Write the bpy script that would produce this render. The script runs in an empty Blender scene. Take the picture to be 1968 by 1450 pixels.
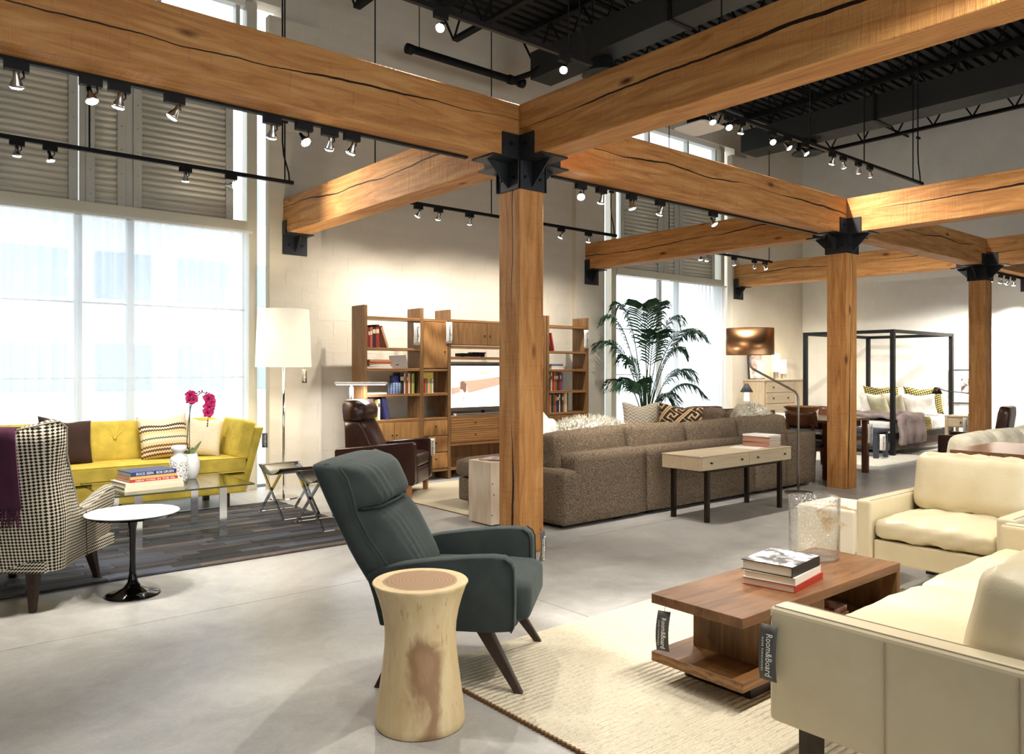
import bpy, bmesh, math, random
from mathutils import Vector, Matrix, Euler
random.seed(7)
sc = bpy.context.scene
COL = sc.collection
R = math.radians
PI = math.pi

# ---------------------------------------------------------------- camera, sky, exposure
cd = bpy.data.cameras.new('camera'); cam = bpy.data.objects.new('camera', cd); COL.objects.link(cam)
cd.sensor_width = 36; cd.lens = 36*1492/1968; cd.shift_y = -15/1968
cd.clip_start = .05; cd.clip_end = 200
cam.location = (0, 0, 1.40); cam.rotation_euler = (R(90), 0, R(-39.9))
sc.camera = cam
w = bpy.data.worlds.new('sky'); sc.world = w; w.use_nodes = True
bg = w.node_tree.nodes['Background']; bg.inputs[0].default_value = (.90, .96, 1.0, 1); bg.inputs[1].default_value = 3.0
sc.view_settings.view_transform = 'Standard'; sc.view_settings.look = 'None'
sc.view_settings.gamma = 1; sc.view_settings.use_curve_mapping = False
sc.view_settings.exposure = 0.05
sc.cycles.use_adaptive_sampling = True; sc.cycles.adaptive_threshold = .06; sc.cycles.adaptive_min_samples = 12
sc.cycles.max_bounces = 6; sc.cycles.diffuse_bounces = 3; sc.cycles.glossy_bounces = 3
sc.cycles.transparent_max_bounces = 12; sc.cycles.caustics_reflective = False; sc.cycles.caustics_refractive = False
sc.cycles.sample_clamp_indirect = 6
SPOT_W = 150          # watts of one track spotlight
WARM = (1.0, .935, .83)

# ---------------------------------------------------------------- materials
def lin(c):
    c = c/255
    return c/12.92 if c <= .04045 else ((c+.055)/1.055)**2.4
def rgb(c): return (lin(c[0]), lin(c[1]), lin(c[2]), 1)
MATS = {}
class NG:
    def __init__(s, m):
        s.m = m; s.t = m.node_tree; s.n = s.t.nodes; s.b = s.n['Principled BSDF']; s._c = {}
    def new(s, ty, **kw):
        n = s.n.new(ty)
        for k, v in kw.items(): setattr(n, k, v)
        return n
    def put(s, sock, v):
        if isinstance(v, bpy.types.NodeSocket): s.t.links.new(v, sock)
        elif v is not None: sock.default_value = v
    def co(s, which='Object', scale=(1, 1, 1), rnd=False, rot=(0, 0, 0)):
        tc = s.new('ShaderNodeTexCoord'); mp = s.new('ShaderNodeMapping')
        s.put(mp.inputs[0], tc.outputs[which]); mp.inputs['Scale'].default_value = scale; mp.inputs['Rotation'].default_value = rot
        if rnd:
            oi = s.new('ShaderNodeObjectInfo'); mu = s.new('ShaderNodeMath', operation='MULTIPLY')
            s.put(mu.inputs[0], oi.outputs['Random']); mu.inputs[1].default_value = 37.0
            cx = s.new('ShaderNodeCombineXYZ')
            for i in range(3): s.put(cx.inputs[i], mu.outputs[0])
            s.put(mp.inputs['Location'], cx.outputs[0])
        return mp.outputs[0]
    def noise(s, v, scale=5, detail=3, rough=.5, dist=0):
        n = s.new('ShaderNodeTexNoise'); s.put(n.inputs['Vector'], v)
        n.inputs['Scale'].default_value = scale; n.inputs['Detail'].default_value = detail
        n.inputs['Roughness'].default_value = rough; n.inputs['Distortion'].default_value = dist
        return n.outputs['Fac']
    def wave(s, v, scale=5, dist=0, direction='X', det=2, dsc=1):
        n = s.new('ShaderNodeTexWave'); n.bands_direction = direction; s.put(n.inputs['Vector'], v)
        n.inputs['Scale'].default_value = scale; n.inputs['Distortion'].default_value = dist
        n.inputs['Detail'].default_value = det; n.inputs['Detail Scale'].default_value = dsc
        return n.outputs['Fac']
    def voro(s, v, scale=5):
        n = s.new('ShaderNodeTexVoronoi'); s.put(n.inputs['Vector'], v); n.inputs['Scale'].default_value = scale
        return n.outputs['Distance']
    def ramp(s, f, stops):
        n = s.new('ShaderNodeValToRGB'); s.put(n.inputs[0], f); e = n.color_ramp.elements
        while len(e) < len(stops): e.new(.5)
        for i, (p, c) in enumerate(stops):
            e[i].position = p; e[i].color = rgb(c) if len(c) == 3 else c
        return n.outputs[0]
    def math(s, op, a, b=None, c=None):
        n = s.new('ShaderNodeMath', operation=op); s.put(n.inputs[0], a); s.put(n.inputs[1], b)
        if c is not None: s.put(n.inputs[2], c)
        return n.outputs[0]
    def mix(s, f, a, b, mode='MIX'):
        n = s.new('ShaderNodeMix', data_type='RGBA', blend_type=mode)
        s.put(n.inputs[0], f); s.put(n.inputs[6], a if isinstance(a, bpy.types.NodeSocket) else rgb(a))
        s.put(n.inputs[7], b if isinstance(b, bpy.types.NodeSocket) else rgb(b))
        return n.outputs[2]
    def sep(s, v):
        n = s.new('ShaderNodeSeparateXYZ'); s.put(n.inputs[0], v); return n.outputs
    def bump(s, h, strength=.3, dist=.01):
        n = s.new('ShaderNodeBump'); s.put(n.inputs['Height'], h)
        n.inputs['Strength'].default_value = strength; n.inputs['Distance'].default_value = dist
        s.put(s.b.inputs['Normal'], n.outputs[0])
    def col(s, c): s.put(s.b.inputs['Base Color'], c)
    def set(s, **kw):
        for k, v in kw.items(): s.put(s.b.inputs[k.replace('_', ' ')], v)

def mat(name, c=(200, 200, 200), rough=.5, metal=0, **kw):
    if name in MATS: return MATS[name]
    m = bpy.data.materials.new(name); m.use_nodes = True
    b = m.node_tree.nodes['Principled BSDF']
    b.inputs['Base Color'].default_value = rgb(c); b.inputs['Roughness'].default_value = rough; b.inputs['Metallic'].default_value = metal
    for k, v in kw.items(): b.inputs[k.replace('_', ' ')].default_value = v
    MATS[name] = m
    return m
def grained(name, a, b, sc_=(1, 12, 12), rough=.45, contrast=(.3, .7), ring=0, rnd=True, bump=.03, spec=.4):
    """wood whose grain runs along the local axis with the small scale"""
    m = mat(name, a, rough); g = NG(m); v = g.co('Object', sc_, rnd)
    n = g.noise(v, 2.2, 6, .6, .6)
    if ring:
        wv = g.wave(v, ring, 5, 'Z', 3, 1.2); n = g.math('ADD', g.math('MULTIPLY', n, .6), g.math('MULTIPLY', wv, .4))
    f = g.noise(v, 12, 3)
    n2 = g.math('ADD', g.math('MULTIPLY', n, .8), g.math('MULTIPLY', f, .2))
    g.col(g.ramp(n2, [(contrast[0], a), (contrast[1], b)])); g.set(Specular_IOR_Level=spec)
    if bump: g.bump(n2, bump, .004)
    return m
def emit(name, c, strength):
    m = mat(name, c, .5); b = m.node_tree.nodes['Principled BSDF']
    b.inputs['Emission Color'].default_value = rgb(c); b.inputs['Emission Strength'].default_value = strength
    return m

def build_materials():
    # sawn timber: grain along local X, checks (cracks) and knots
    m = mat('timber', (190, 120, 66), .62); g = NG(m)
    v = g.co('Object', (.9, 9, 9), True); n = g.noise(v, 2.0, 7, .62, .8)
    base = g.ramp(n, [(.25, (150, 97, 52)), (.5, (194, 136, 78)), (.75, (218, 168, 108))])
    k = g.voro(g.co('Object', (1.3, 3.6, 3.6), True), 1.0)
    base = g.mix(g.ramp(k, [(.03, (255, 255, 255)), (.11, (0, 0, 0))]), base, (92, 48, 22))
    o = g.co('Object'); s = g.sep(o); r = g.sep(g.co('Object', (.22, .0, .0), True))
    cx = g.new('ShaderNodeCombineXYZ'); g.put(cx.inputs[0], r[0])
    wob = g.noise(cx.outputs[0], 1.0, 4, .55); wid = g.noise(cx.outputs[0], 2.3, 2)
    fine = g.noise(g.co('Object', (5, 5, 5), True), 2, 2)
    zc = g.math('SUBTRACT', s[2], g.math('MULTIPLY', g.math('SUBTRACT', wob, .42), .5))
    zc = g.math('ADD', zc, g.math('MULTIPLY', g.math('SUBTRACT', fine, .5), .012))
    wd = g.math('MULTIPLY', g.math('MAXIMUM', g.math('SUBTRACT', wid, .36), 0.0), .045)
    crack = g.math('LESS_THAN', g.math('ABSOLUTE', zc), wd)
    base = g.mix(crack, base, (38, 18, 8))
    saw = g.noise(g.co('Object', (38, 3, 3), True), 1, 3, .7)
    base = g.mix(g.math('MULTIPLY', g.ramp(saw, [(.60, (0, 0, 0)), (.78, (255, 255, 255))]), .35), base, (96, 54, 28))
    g.col(base); g.set(Specular_IOR_Level=.3)
    h = g.math('SUBTRACT', g.math('ADD', g.math('MULTIPLY', n, .5), saw), g.math('MULTIPLY', crack, 2.0)); g.bump(h, .8, .008)
    # painted block wall
    for nm, c in (('wall_paint', (224, 214, 196)), ('wall_paint_white', (240, 238, 232))):
        m = mat(nm, c, .75); g = NG(m); n = g.noise(g.co('Object'), 3, 5, .6)
        g.col(g.mix(g.ramp(n, [(.35, (0, 0, 0)), (.7, (255, 255, 255))]), tuple(int(x*.97) for x in c), c))
        h = g.noise(g.co('Object', (1, 1, 1.6)), 16, 4, .65); g.bump(h, .25, .01)
    mat('frame_paint', (214, 208, 188), .32); mat('louvre_metal', (226, 222, 208), .42, 0); mat('frame_cool', (206, 206, 198), .4)
    # polished concrete
    m = mat('concrete', (176, 174, 170), .3); g = NG(m)
    n = g.noise(g.co('Object', (1, 1, 1), False), .9, 8, .62, .7); n2 = g.noise(g.co('Object', (1, 1, 1)), 5, 6, .7, 1.5)
    n3 = g.noise(g.co('Object', (1, 1, 1)), 60, 2)
    f = g.math('ADD', g.math('MULTIPLY', n, .6), g.math('ADD', g.math('MULTIPLY', n2, .3), g.math('MULTIPLY', n3, .1)))
    g.col(g.ramp(f, [(.32, (142, 139, 134)), (.5, (176, 174, 170)), (.68, (204, 202, 198))]))
    g.put(g.b.inputs['Roughness'], g.math('ADD', g.math('MULTIPLY', n2, .22), .22)); g.set(Specular_IOR_Level=.45)
    g.bump(f, .05, .004)
    mat('joint_dark', (70, 66, 60), .9)
    # blacks and metals
    mat('black_steel', (40, 42, 46), .45, .3); mat('black_paint', (20, 20, 21), .55, Specular_IOR_Level=.25); mat('ceiling_black', (30, 30, 31), .7); mat('duct_black', (40, 42, 42), .55)
    mat('duct_under', (62, 62, 60), .6); mat('chrome', (225, 225, 225), .08, 1); mat('brushed_steel', (186, 182, 174), .3, 1)
    mat('silver_spot', (190, 190, 188), .2, 1); mat('dark_bronze', (60, 52, 44), .35, .8)
    m = mat('copper_drum', (180, 136, 98), .3, 1); m.node_tree.nodes['Principled BSDF'].inputs['Anisotropic'].default_value = .8
    mat('white_gloss', (240, 240, 238), .15); mat('white_matte', (240, 238, 232), .7); mat('paper', (238, 232, 216), .8)
    mat('gloss_black', (14, 10, 10), .06); mat('card_dark', (78, 76, 74), .55); mat('card_white', (236, 230, 222), .6); mat('ink_white', (245, 245, 242), .6); mat('ink_dark', (60, 56, 52), .6)
    # woods
    grained('walnut', (96, 68, 42), (150, 112, 72), (9, 9, .8), .38)
    grained('walnut_h', (92, 62, 42), (144, 104, 72), (.8, 9, 9), .38)
    grained('walnut_fig', (120, 82, 46), (174, 128, 78), (5, 5, .9), .4, ring=.9)
    grained('walnut_warm', (132, 92, 50), (178, 134, 82), (9, 9, .7), .38)
    grained('walnut_warm_h', (114, 78, 46), (164, 120, 74), (.8, 9, 9), .38, ring=1.1)
    grained('walnut_dark_h', (76, 52, 36), (118, 84, 58), (.7, 8, 8), .32)
    grained('walnut_top', (96, 66, 44), (146, 106, 74), (.7, 8, 8), .27, spec=.5)
    grained('maple', (178, 158, 128), (200, 182, 154), (.8, 9, 9), .42)
    grained('maple_v', (172, 150, 122), (196, 174, 144), (9, 9, .8), .42)
    grained('dark_leg', (44, 32, 26), (66, 50, 40), (8, 8, .9), .4)
    grained('teak_leg', (150, 98, 56), (178, 124, 78), (8, 8, .9), .45)
    grained('mahogany', (76, 44, 30), (106, 66, 44), (8, 8, .9), .3)
    grained('pine_v', (206, 184, 158), (228, 210, 188), (7, 7, .7), .6, ring=1.0)
    # stump: pale sapwood, brown heart around a leaning pith
    m = mat('stump_wood', (222, 198, 150), .5); g = NG(m); s = g.sep(g.co('Object'))
    n = g.noise(g.co('Object', (1, 1, .6)), 7, 4, .6, .6)
    up_ = g.ramp(s[2], [(.44, (0, 0, 0)), (.56, (255, 255, 255))])
    low = g.math('MULTIPLY_ADD', g.math('SUBTRACT', .36, s[2]), .11, .037)
    off = g.math('MULTIPLY', low, g.math('SUBTRACT', 1.0, g.math('MULTIPLY', up_, .9)))
    ax = g.math('ADD', s[0], g.math('MULTIPLY', off, .40)); ay = g.math('ADD', s[1], g.math('MULTIPLY', off, .92))
    d = g.math('SQRT', g.math('ADD', g.math('POWER', ax, 2.0), g.math('POWER', ay, 2.0)))
    dn = g.math('ADD', d, g.math('MULTIPLY', g.math('SUBTRACT', n, .5), .04))
    rel = g.math('SUBTRACT', dn, g.math('MULTIPLY', up_, .042))
    heart = g.ramp(rel, [(.100, (255, 255, 255)), (.110, (0, 0, 0))])
    rings = g.math('SINE', g.math('MULTIPLY', dn, 420.0))
    hc = g.mix(g.math('MULTIPLY', g.math('ADD', rings, 1.0), .5), (146, 110, 76), (168, 132, 96))
    sap = g.ramp(g.noise(g.co('Object', (5, 5, 1)), 4, 5, .6), [(.3, (212, 184, 134)), (.7, (230, 208, 164))])
    fl = g.noise(g.co('Object', (70, 70, 9)), 1, 2); sap = g.mix(g.math('MULTIPLY', g.math('GREATER_THAN', fl, .68), .35), sap, (150, 110, 70))
    g.col(g.mix(heart, sap, hc))
    # fabrics
    def velvet(nm, c, sheen=.6):
        m = mat(nm, c, .85); g = NG(m); n = g.noise(g.co('Object'), 6, 4, .6)
        g.col(g.mix(g.ramp(n, [(.35, (0, 0, 0)), (.65, (255, 255, 255))]), tuple(int(x*.86) for x in c), c))
        g.set(Sheen_Weight=sheen, Sheen_Roughness=.4, Specular_IOR_Level=.15)
        g.set(Sheen_Tint=rgb(tuple(min(255, int(x*1.4+30)) for x in c))); g.bump(g.noise(g.co('Object'), 400, 1), .12, .002)
    velvet('teal_velvet', (62, 69, 68), .7); velvet('yellow_velvet', (220, 194, 84), .35); velvet('grey_linen', (118, 104, 98), .2)
    velvet('mauve_linen', (160, 144, 140), .2); velvet('brown_velvet', (66, 48, 42), .4); velvet('purple_wool', (74, 40, 58), .5)
    velvet('cream_linen', (214, 204, 182), .15); velvet('white_linen', (240, 238, 234), .1); velvet('taupe_linen', (176, 168, 148), .15)
    velvet('sage_print', (196, 192, 164), .1)
    for nm, a, b, c in (('tweed', (76, 65, 54), (112, 96, 80), (158, 142, 120)), ('tweed_grey', (80, 76, 74), (110, 106, 104), (146, 142, 138))):
        m = mat(nm, b, .9); g = NG(m); n = g.noise(g.co('Object', (1, 1, 1)), 130, 2, .7)
        g.col(g.ramp(n, [(.34, a), (.5, b), (.66, c)])); g.bump(n, .5, .004); g.set(Specular_IOR_Level=.1)
    m = mat('houndstooth', (120, 112, 100), .9); g = NG(m); uv = g.sep(g.co('UV', (1, 1, 1)))
    a = g.math('SINE', g.math('MULTIPLY', uv[0], 2*PI/.0195)); b = g.math('SINE', g.math('MULTIPLY', uv[1], 2*PI/.0195))
    s_ = g.math('ADD', a, b)
    g.col(g.ramp(g.math('MULTIPLY_ADD', s_, .25, .5), [(.44, (34, 30, 28)), (.56, (206, 196, 176))])); g.set(Specular_IOR_Level=.1); g.bump(s_, .15, .003)
    def leather(nm, c, c2, rough=.42):
        m = mat(nm, c, rough); g = NG(m); n = g.noise(g.co('Object'), 4, 5, .6)
        g.col(g.ramp(n, [(.3, c2), (.7, c)])); h = g.voro(g.co('Object'), 170)
        w2 = g.noise(g.co('Object', (3, 3, 3)), 2.2, 3, .5, .8)
        g.bump(g.math('ADD', g.math('MULTIPLY', h, .12), w2), .22, .012); g.set(Specular_IOR_Level=.4)
    leather('cream_leather', (224, 212, 182), (214, 200, 166)); leather('taupe_leather', (176, 158, 138), (166, 148, 126), .5)
    leather('brown_leather', (64, 38, 30), (48, 28, 23), .28); leather('black_leather', (40, 36, 34), (30, 27, 26), .35)
    leather('saddle_leather', (84, 58, 46), (70, 46, 38), .35)
    # rugs
    m = mat('wool_rug', (222, 208, 178), .95); g = NG(m)
    rows = g.wave(g.co('Object', (1, 1, 1)), 10.0, 1.5, 'Y', 3, 3); n = g.noise(g.co('Object', (34, 90, 1)), 1, 2, .6); n2 = g.noise(g.co('Object'), 1.2, 3)
    g.col(g.mix(g.ramp(n, [(.3, (0, 0, 0)), (.42, (255, 255, 255))]), (196, 184, 158), g.ramp(n2, [(.3, (216, 206, 182)), (.7, (226, 216, 194))])))
    g.bump(g.math('ADD', n, g.math('MULTIPLY', rows, .6)), .9, .012); g.set(Specular_IOR_Level=.05)
    mat('rug_binding', (120, 84, 52), .9); mat('rug_back', (60, 54, 50), .95)
    for i, (a, b) in enumerate((((34, 32, 36), (62, 60, 68)), ((46, 40, 38), (78, 68, 64)), ((38, 41, 50), (78, 82, 96)), ((18, 17, 19), (38, 35, 36)), ((64, 54, 50), (112, 100, 94)))):
        m = mat('hide_%d' % i, a, .75); g = NG(m); n = g.noise(g.co('Object', (1.2, 16, 1), True), 4, 5, .65)
        g.col(g.ramp(n, [(.3, a), (.7, b)])); g.bump(n, .4, .006)
    m = mat('pale_rug', (214, 202, 176), .95); g = NG(m); n = g.noise(g.co('Object', (3, 3, 1)), 30, 3); g.bump(n, .6, .01); g.set(Specular_IOR_Level=.05)
    m = mat('cowhide', (240, 232, 216), .8); g = NG(m); n = g.noise(g.co('Object'), 4.2, 3, .55, .6)
    g.col(g.ramp(n, [(.56, (238, 230, 214)), (.62, (206, 174, 120)), (.70, (150, 104, 58))])); g.set(Sheen_Weight=.3)
    m = mat('sheepskin', (240, 234, 218), .95); g = NG(m); g.bump(g.noise(g.co('Object'), 40, 3), 1, .02); g.set(Sheen_Weight=.5)
    # translucent shade, sheer, glass
    m = mat('sheer', (245, 248, 252), .9); t = m.node_tree; g = NG(m)
    tr = g.new('ShaderNodeBsdfTransparent'); tl = g.new('ShaderNodeBsdfTranslucent'); tl.inputs[0].default_value = (.93, .96, 1, 1); mx = g.new('ShaderNodeMixShader'); mx2 = g.new('ShaderNodeMixShader')
    df = g.new('ShaderNodeBsdfDiffuse'); df.inputs[0].default_value = (.9, .92, .95, 1)
    mx.inputs[0].default_value = .25; t.links.new(tl.outputs[0], mx.inputs[1]); t.links.new(df.outputs[0], mx.inputs[2])
    mx2.inputs[0].default_value = .58; t.links.new(tr.outputs[0], mx2.inputs[1]); t.links.new(mx.outputs[0], mx2.inputs[2])
    t.links.new(mx2.outputs[0], g.n['Material Output'].inputs[0])
    def thin_glass(nm, tint, refl, rough=.02):
        m = mat(nm, (255, 255, 255), rough); g = NG(m); t = m.node_tree
        tr = g.new('ShaderNodeBsdfTransparent'); tr.inputs[0].default_value = tint; gl = g.new('ShaderNodeBsdfGlossy'); gl.inputs['Roughness'].default_value = rough
        fr = g.new('ShaderNodeLayerWeight'); fr.inputs[0].default_value = .5; mx = g.new('ShaderNodeMixShader')
        k0 = ((refl-1)/(refl+1))**2; fac = g.math('MULTIPLY_ADD', g.math('POWER', fr.outputs['Facing'], 4.0), 1-k0, k0)
        t.links.new(fac, mx.inputs[0]); t.links.new(tr.outputs[0], mx.inputs[1]); t.links.new(gl.outputs[0], mx.inputs[2]); t.links.new(mx.outputs[0], g.n['Material Output'].inputs[0])
        return g
    thin_glass('window_glass', (.96, .98, 1, 1), 1.45); thin_glass('table_glass', (.90, .95, .90, 1), 1.65); thin_glass('clear_glass', (.97, .98, .98, 1), 1.4)
    mat('glass_edge', (60, 66, 52), .1)
    g = thin_glass('bubble_glass', (.97, .97, .96, 1), 1.4, .15)
    v = g.voro(g.co('Object'), 60); bp = g.new('ShaderNodeBump'); bp.inputs['Strength'].default_value = .5; bp.inputs['Distance'].default_value = .006; g.put(bp.inputs['Height'], g.math('ADD', v, g.noise(g.co('Object', (9, 9, 3)), 6, 3)))
    for n in g.n:
        if n.type in ('BSDF_GLOSSY', 'LAYER_WEIGHT'): g.t.links.new(bp.outputs[0], n.inputs['Normal'])
    # a slightly milky body for the seeded glass
    df = g.new('ShaderNodeBsdfDiffuse'); df.inputs[0].default_value = (.95, .94, .92, 1); mx = g.new('ShaderNodeMixShader')
    old = g.n['Material Output'].inputs[0].links[0].from_socket
    g.put(mx.inputs[0], g.math('MULTIPLY', g.ramp(v, [(.05, (255, 255, 255)), (.35, (90, 90, 90))]), .26)); g.t.links.new(old, mx.inputs[1]); g.t.links.new(df.outputs[0], mx.inputs[2]); g.t.links.new(mx.outputs[0], g.n['Material Output'].inputs[0])
    emit('lamp_shade_lit', (255, 246, 220), .55); emit('bulb', (255, 244, 224), 60); emit('led_white', (255, 250, 240), 5); emit('tv_white', (246, 248, 252), 1.15)
    emit('tv_bench', (206, 176, 152), .6); emit('tv_bench_dark', (150, 112, 92), .45); emit('tv_pillow', (246, 222, 204), .95); emit('small_lamp_lit', (255, 244, 214), 3.0)
    mat('leaf', (48, 88, 58), .45); mat('leaf_dark', (36, 70, 48), .45); mat('leaf_light', (84, 104, 52), .5); mat('stem_green', (62, 84, 44), .6); mat('orchid_pink', (186, 20, 96), .55); mat('orchid_dark', (112, 8, 58), .55); mat('bark', (70, 56, 40), .9)
    mat('out_wall', (226, 228, 230), .9); mat('out_window', (176, 190, 200), .2); mat('out_ground', (190, 190, 186), .95); mat('out_leaf', (176, 196, 160), .9)
build_materials()
def MT(n): return MATS[n]

# ---------------------------------------------------------------- mesh builder
class MB:
    def __init__(s): s.v = []; s.f = []; s.u = None
    def add(s, vs, fs):
        b = len(s.v); s.v += [tuple(p) for p in vs]; s.f += [tuple(b+i for i in q) for q in fs]; return s
    def box(s, x0, x1, y0, y1, z0, z1):
        return s.add([(x0, y0, z0), (x1, y0, z0), (x1, y1, z0), (x0, y1, z0), (x0, y0, z1), (x1, y0, z1), (x1, y1, z1), (x0, y1, z1)],
                     [(0, 3, 2, 1), (4, 5, 6, 7), (0, 1, 5, 4), (1, 2, 6, 5), (2, 3, 7, 6), (3, 0, 4, 7)])
    def cbox(s, c, d, rot=None):
        m = Matrix.Translation(c) @ (rot.to_4x4() if rot is not None else Matrix())
        h = [x/2 for x in d]
        p = [m @ Vector((sx*h[0], sy*h[1], sz*h[2])) for sz in (-1, 1) for sx, sy in ((-1, -1), (1, -1), (1, 1), (-1, 1))]
        return s.add(p, [(0, 3, 2, 1), (4, 5, 6, 7), (0, 1, 5, 4), (1, 2, 6, 5), (2, 3, 7, 6), (3, 0, 4, 7)])
    def rings(s, rs, cap=True, loop=False):
        n = len(rs[0]); vs = [p for r in rs for p in r]; fs = []
        m = len(rs)
        for i in range(m if loop else m-1):
            j = (i+1) % m
            for k in range(n):
                l = (k+1) % n; fs.append((i*n+k, i*n+l, j*n+l, j*n+k))
        if cap and not loop: fs.append(tuple(range(n))[::-1]); fs.append(tuple((m-1)*n+k for k in range(n)))
        return s.add(vs, fs)
    def lathe(s, prof, n=24, c=(0, 0, 0), sx=1, sy=1, cap=True):
        return s.rings([[(c[0]+sx*r*math.cos(2*PI*k/n), c[1]+sy*r*math.sin(2*PI*k/n), c[2]+z) for k in range(n)] for r, z in prof], cap)
    def tube(s, pts, r=.01, n=8, loop=False, cap=True):
        pts = [Vector(p) for p in pts]; m = len(pts); rs = []
        rr = r if isinstance(r, (list, tuple)) else [r]*m
        nrm = None
        for i, p in enumerate(pts):
            a = pts[i-1] if (i > 0 or loop) else p; b = pts[(i+1) % m] if (i < m-1 or loop) else p
            t = (b-a).normalized()
            if nrm is None: nrm = t.orthogonal().normalized()
            nrm = (nrm - t*nrm.dot(t))
            nrm = nrm.normalized() if nrm.length > 1e-6 else t.orthogonal().normalized()
            bn = t.cross(nrm)
            rs.append([p + (nrm*math.cos(2*PI*k/n)+bn*math.sin(2*PI*k/n))*rr[i] for k in range(n)])
        return s.rings(rs, cap, loop)
    def bar(s, a, b, wd, th, up=(0, 0, 1)):
        a = Vector(a); b = Vector(b); t = (b-a).normalized(); u = Vector(up); sd = t.cross(u)
        if sd.length < 1e-5: sd = t.orthogonal()
        sd.normalize(); u = sd.cross(t).normalized()
        r = [[p+sd*wd/2*i+u*th/2*j for i, j in ((-1, -1), (1, -1), (1, 1), (-1, 1))] for p in (a, b)]
        return s.rings(r)
    def prism(s, poly, axis, a0, a1):
        def p(q, a):
            return {'x': (a, q[0], q[1]), 'y': (q[0], a, q[1]), 'z': (q[0], q[1], a)}[axis]
        return s.rings([[p(q, a0) for q in poly], [p(q, a1) for q in poly]])
    def grid(s, fn, nu, nv, uvfn=None):
        vs = [fn(i/nu, j/nv) for i in range(nu+1) for j in range(nv+1)]
        fs = [(i*(nv+1)+j, (i+1)*(nv+1)+j, (i+1)*(nv+1)+j+1, i*(nv+1)+j+1) for i in range(nu) for j in range(nv)]
        return s.add(vs, fs)
    def mesh(s, name, smooth=False):
        me = bpy.data.meshes.new(name); me.from_pydata(s.v, [], s.f)
        bm = bmesh.new(); bm.from_mesh(me); bmesh.ops.recalc_face_normals(bm, faces=bm.faces); bm.to_mesh(me); bm.free()
        if smooth: me.polygons.foreach_set('use_smooth', [True]*len(me.polygons))
        return me
    def build(s, name, m, parent=None, loc=(0, 0, 0), rot=(0, 0, 0), smooth=False, bevel=0, seg=2, sub=0, solid=0):
        return link(name, s.mesh(name, smooth), m, parent, loc, rot, bevel, seg, sub, solid)
def link(name, me, m, parent=None, loc=(0, 0, 0), rot=(0, 0, 0), bevel=0, seg=2, sub=0, solid=0):
    o = bpy.data.objects.new(name, me); COL.objects.link(o)
    if m is not None and len(me.materials) == 0: me.materials.append(MT(m) if isinstance(m, str) else m)
    o.location = loc; o.rotation_euler = rot
    if parent is not None: o.parent = parent
    if solid: md = o.modifiers.new('solid', 'SOLIDIFY'); md.thickness = solid; md.offset = 0
    if bevel:
        md = o.modifiers.new('bevel', 'BEVEL'); md.width = bevel; md.segments = seg; md.limit_method = 'ANGLE'; md.angle_limit = R(40)
    if sub: md = o.modifiers.new('sub', 'SUBSURF'); md.levels = sub; md.render_levels = sub
    return o
def thing(name, label, cat, loc=(0, 0, 0), rz=0, group=None):
    o = bpy.data.objects.new(name, None); COL.objects.link(o); o.empty_display_size = .1
    o.location = loc; o.rotation_euler = (0, 0, rz); o['label'] = label; o['category'] = cat
    if group: o['group'] = group
    return o
def tag(o, label, cat, group=None):
    o['label'] = label; o['category'] = cat
    if group: o['group'] = group
    return o
def struct(o, label=None):
    o['kind'] = 'structure'
    if label: o['label'] = label
    return o
def sempty(name, loc=(0, 0, 0)):
    o = bpy.data.objects.new(name, None); COL.objects.link(o); o.location = loc; o['kind'] = 'structure'; return o
def B(x0, x1, y0, y1, z0, z1): return MB().box(x0, x1, y0, y1, z0, z1)
def copy_tree(o, parent=None):
    c = o.copy(); COL.objects.link(c); c.parent = parent
    for ch in list(o.children): copy_tree(ch, c)
    return c
_soft = {}
def soft(sx, sy, sz, r=.05, puff=0.0, puffy=0.0, n=10, wr=0.0, seed=0):
    """a cushion: rounded box of sx, sy, sz centred at 0, crowned on +-z by puff and on +-y by puffy, wr = wrinkle depth"""
    key = (sx, sy, sz, r, puff, puffy, n, wr, seed)
    if key in _soft: return _soft[key]
    bm = bmesh.new(); h = Vector((sx/2, sy/2, sz/2)); rnd = random.Random(seed)
    ph = [rnd.uniform(0, 6.28) for _ in range(6)]
    bmesh.ops.create_cube(bm, size=2); bmesh.ops.subdivide_edges(bm, edges=bm.edges, cuts=n, use_grid_fill=True)
    for v in bm.verts:
        u = Vector((v.co.x*h.x, v.co.y*h.y, v.co.z*h.z)); q = Vector([max(-h[i]+r, min(h[i]-r, u[i])) for i in range(3)])
        d = u-q
        if d.length > 1e-6: d = d.normalized()*r
        p = q+d; a, b_, c = v.co
        p.z += math.copysign(1, c)*(abs(c)**2)*puff*(1-a*a)*(1-b_*b_) if puff else 0
        p.y += math.copysign(1, b_)*(abs(b_)**2)*puffy*(1-a*a)*(1-c*c) if puffy else 0
        if wr:
            wv = math.sin(5*a+3*b_+ph[0])*math.sin(7*b_-4*a+ph[1])+.6*math.sin(13*a+5*b_*c+ph[2])
            p.z += math.copysign(1, c)*abs(c)*wr*wv*(1-a**4); p.y += math.copysign(1, b_)*abs(b_)*wr*.7*wv*(1-a**4)
        v.co = p
    me = bpy.data.meshes.new('cushion'); bm.to_mesh(me); bm.free(); me.polygons.foreach_set('use_smooth', [True]*len(me.polygons))
    _soft[key] = me
    return me
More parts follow.
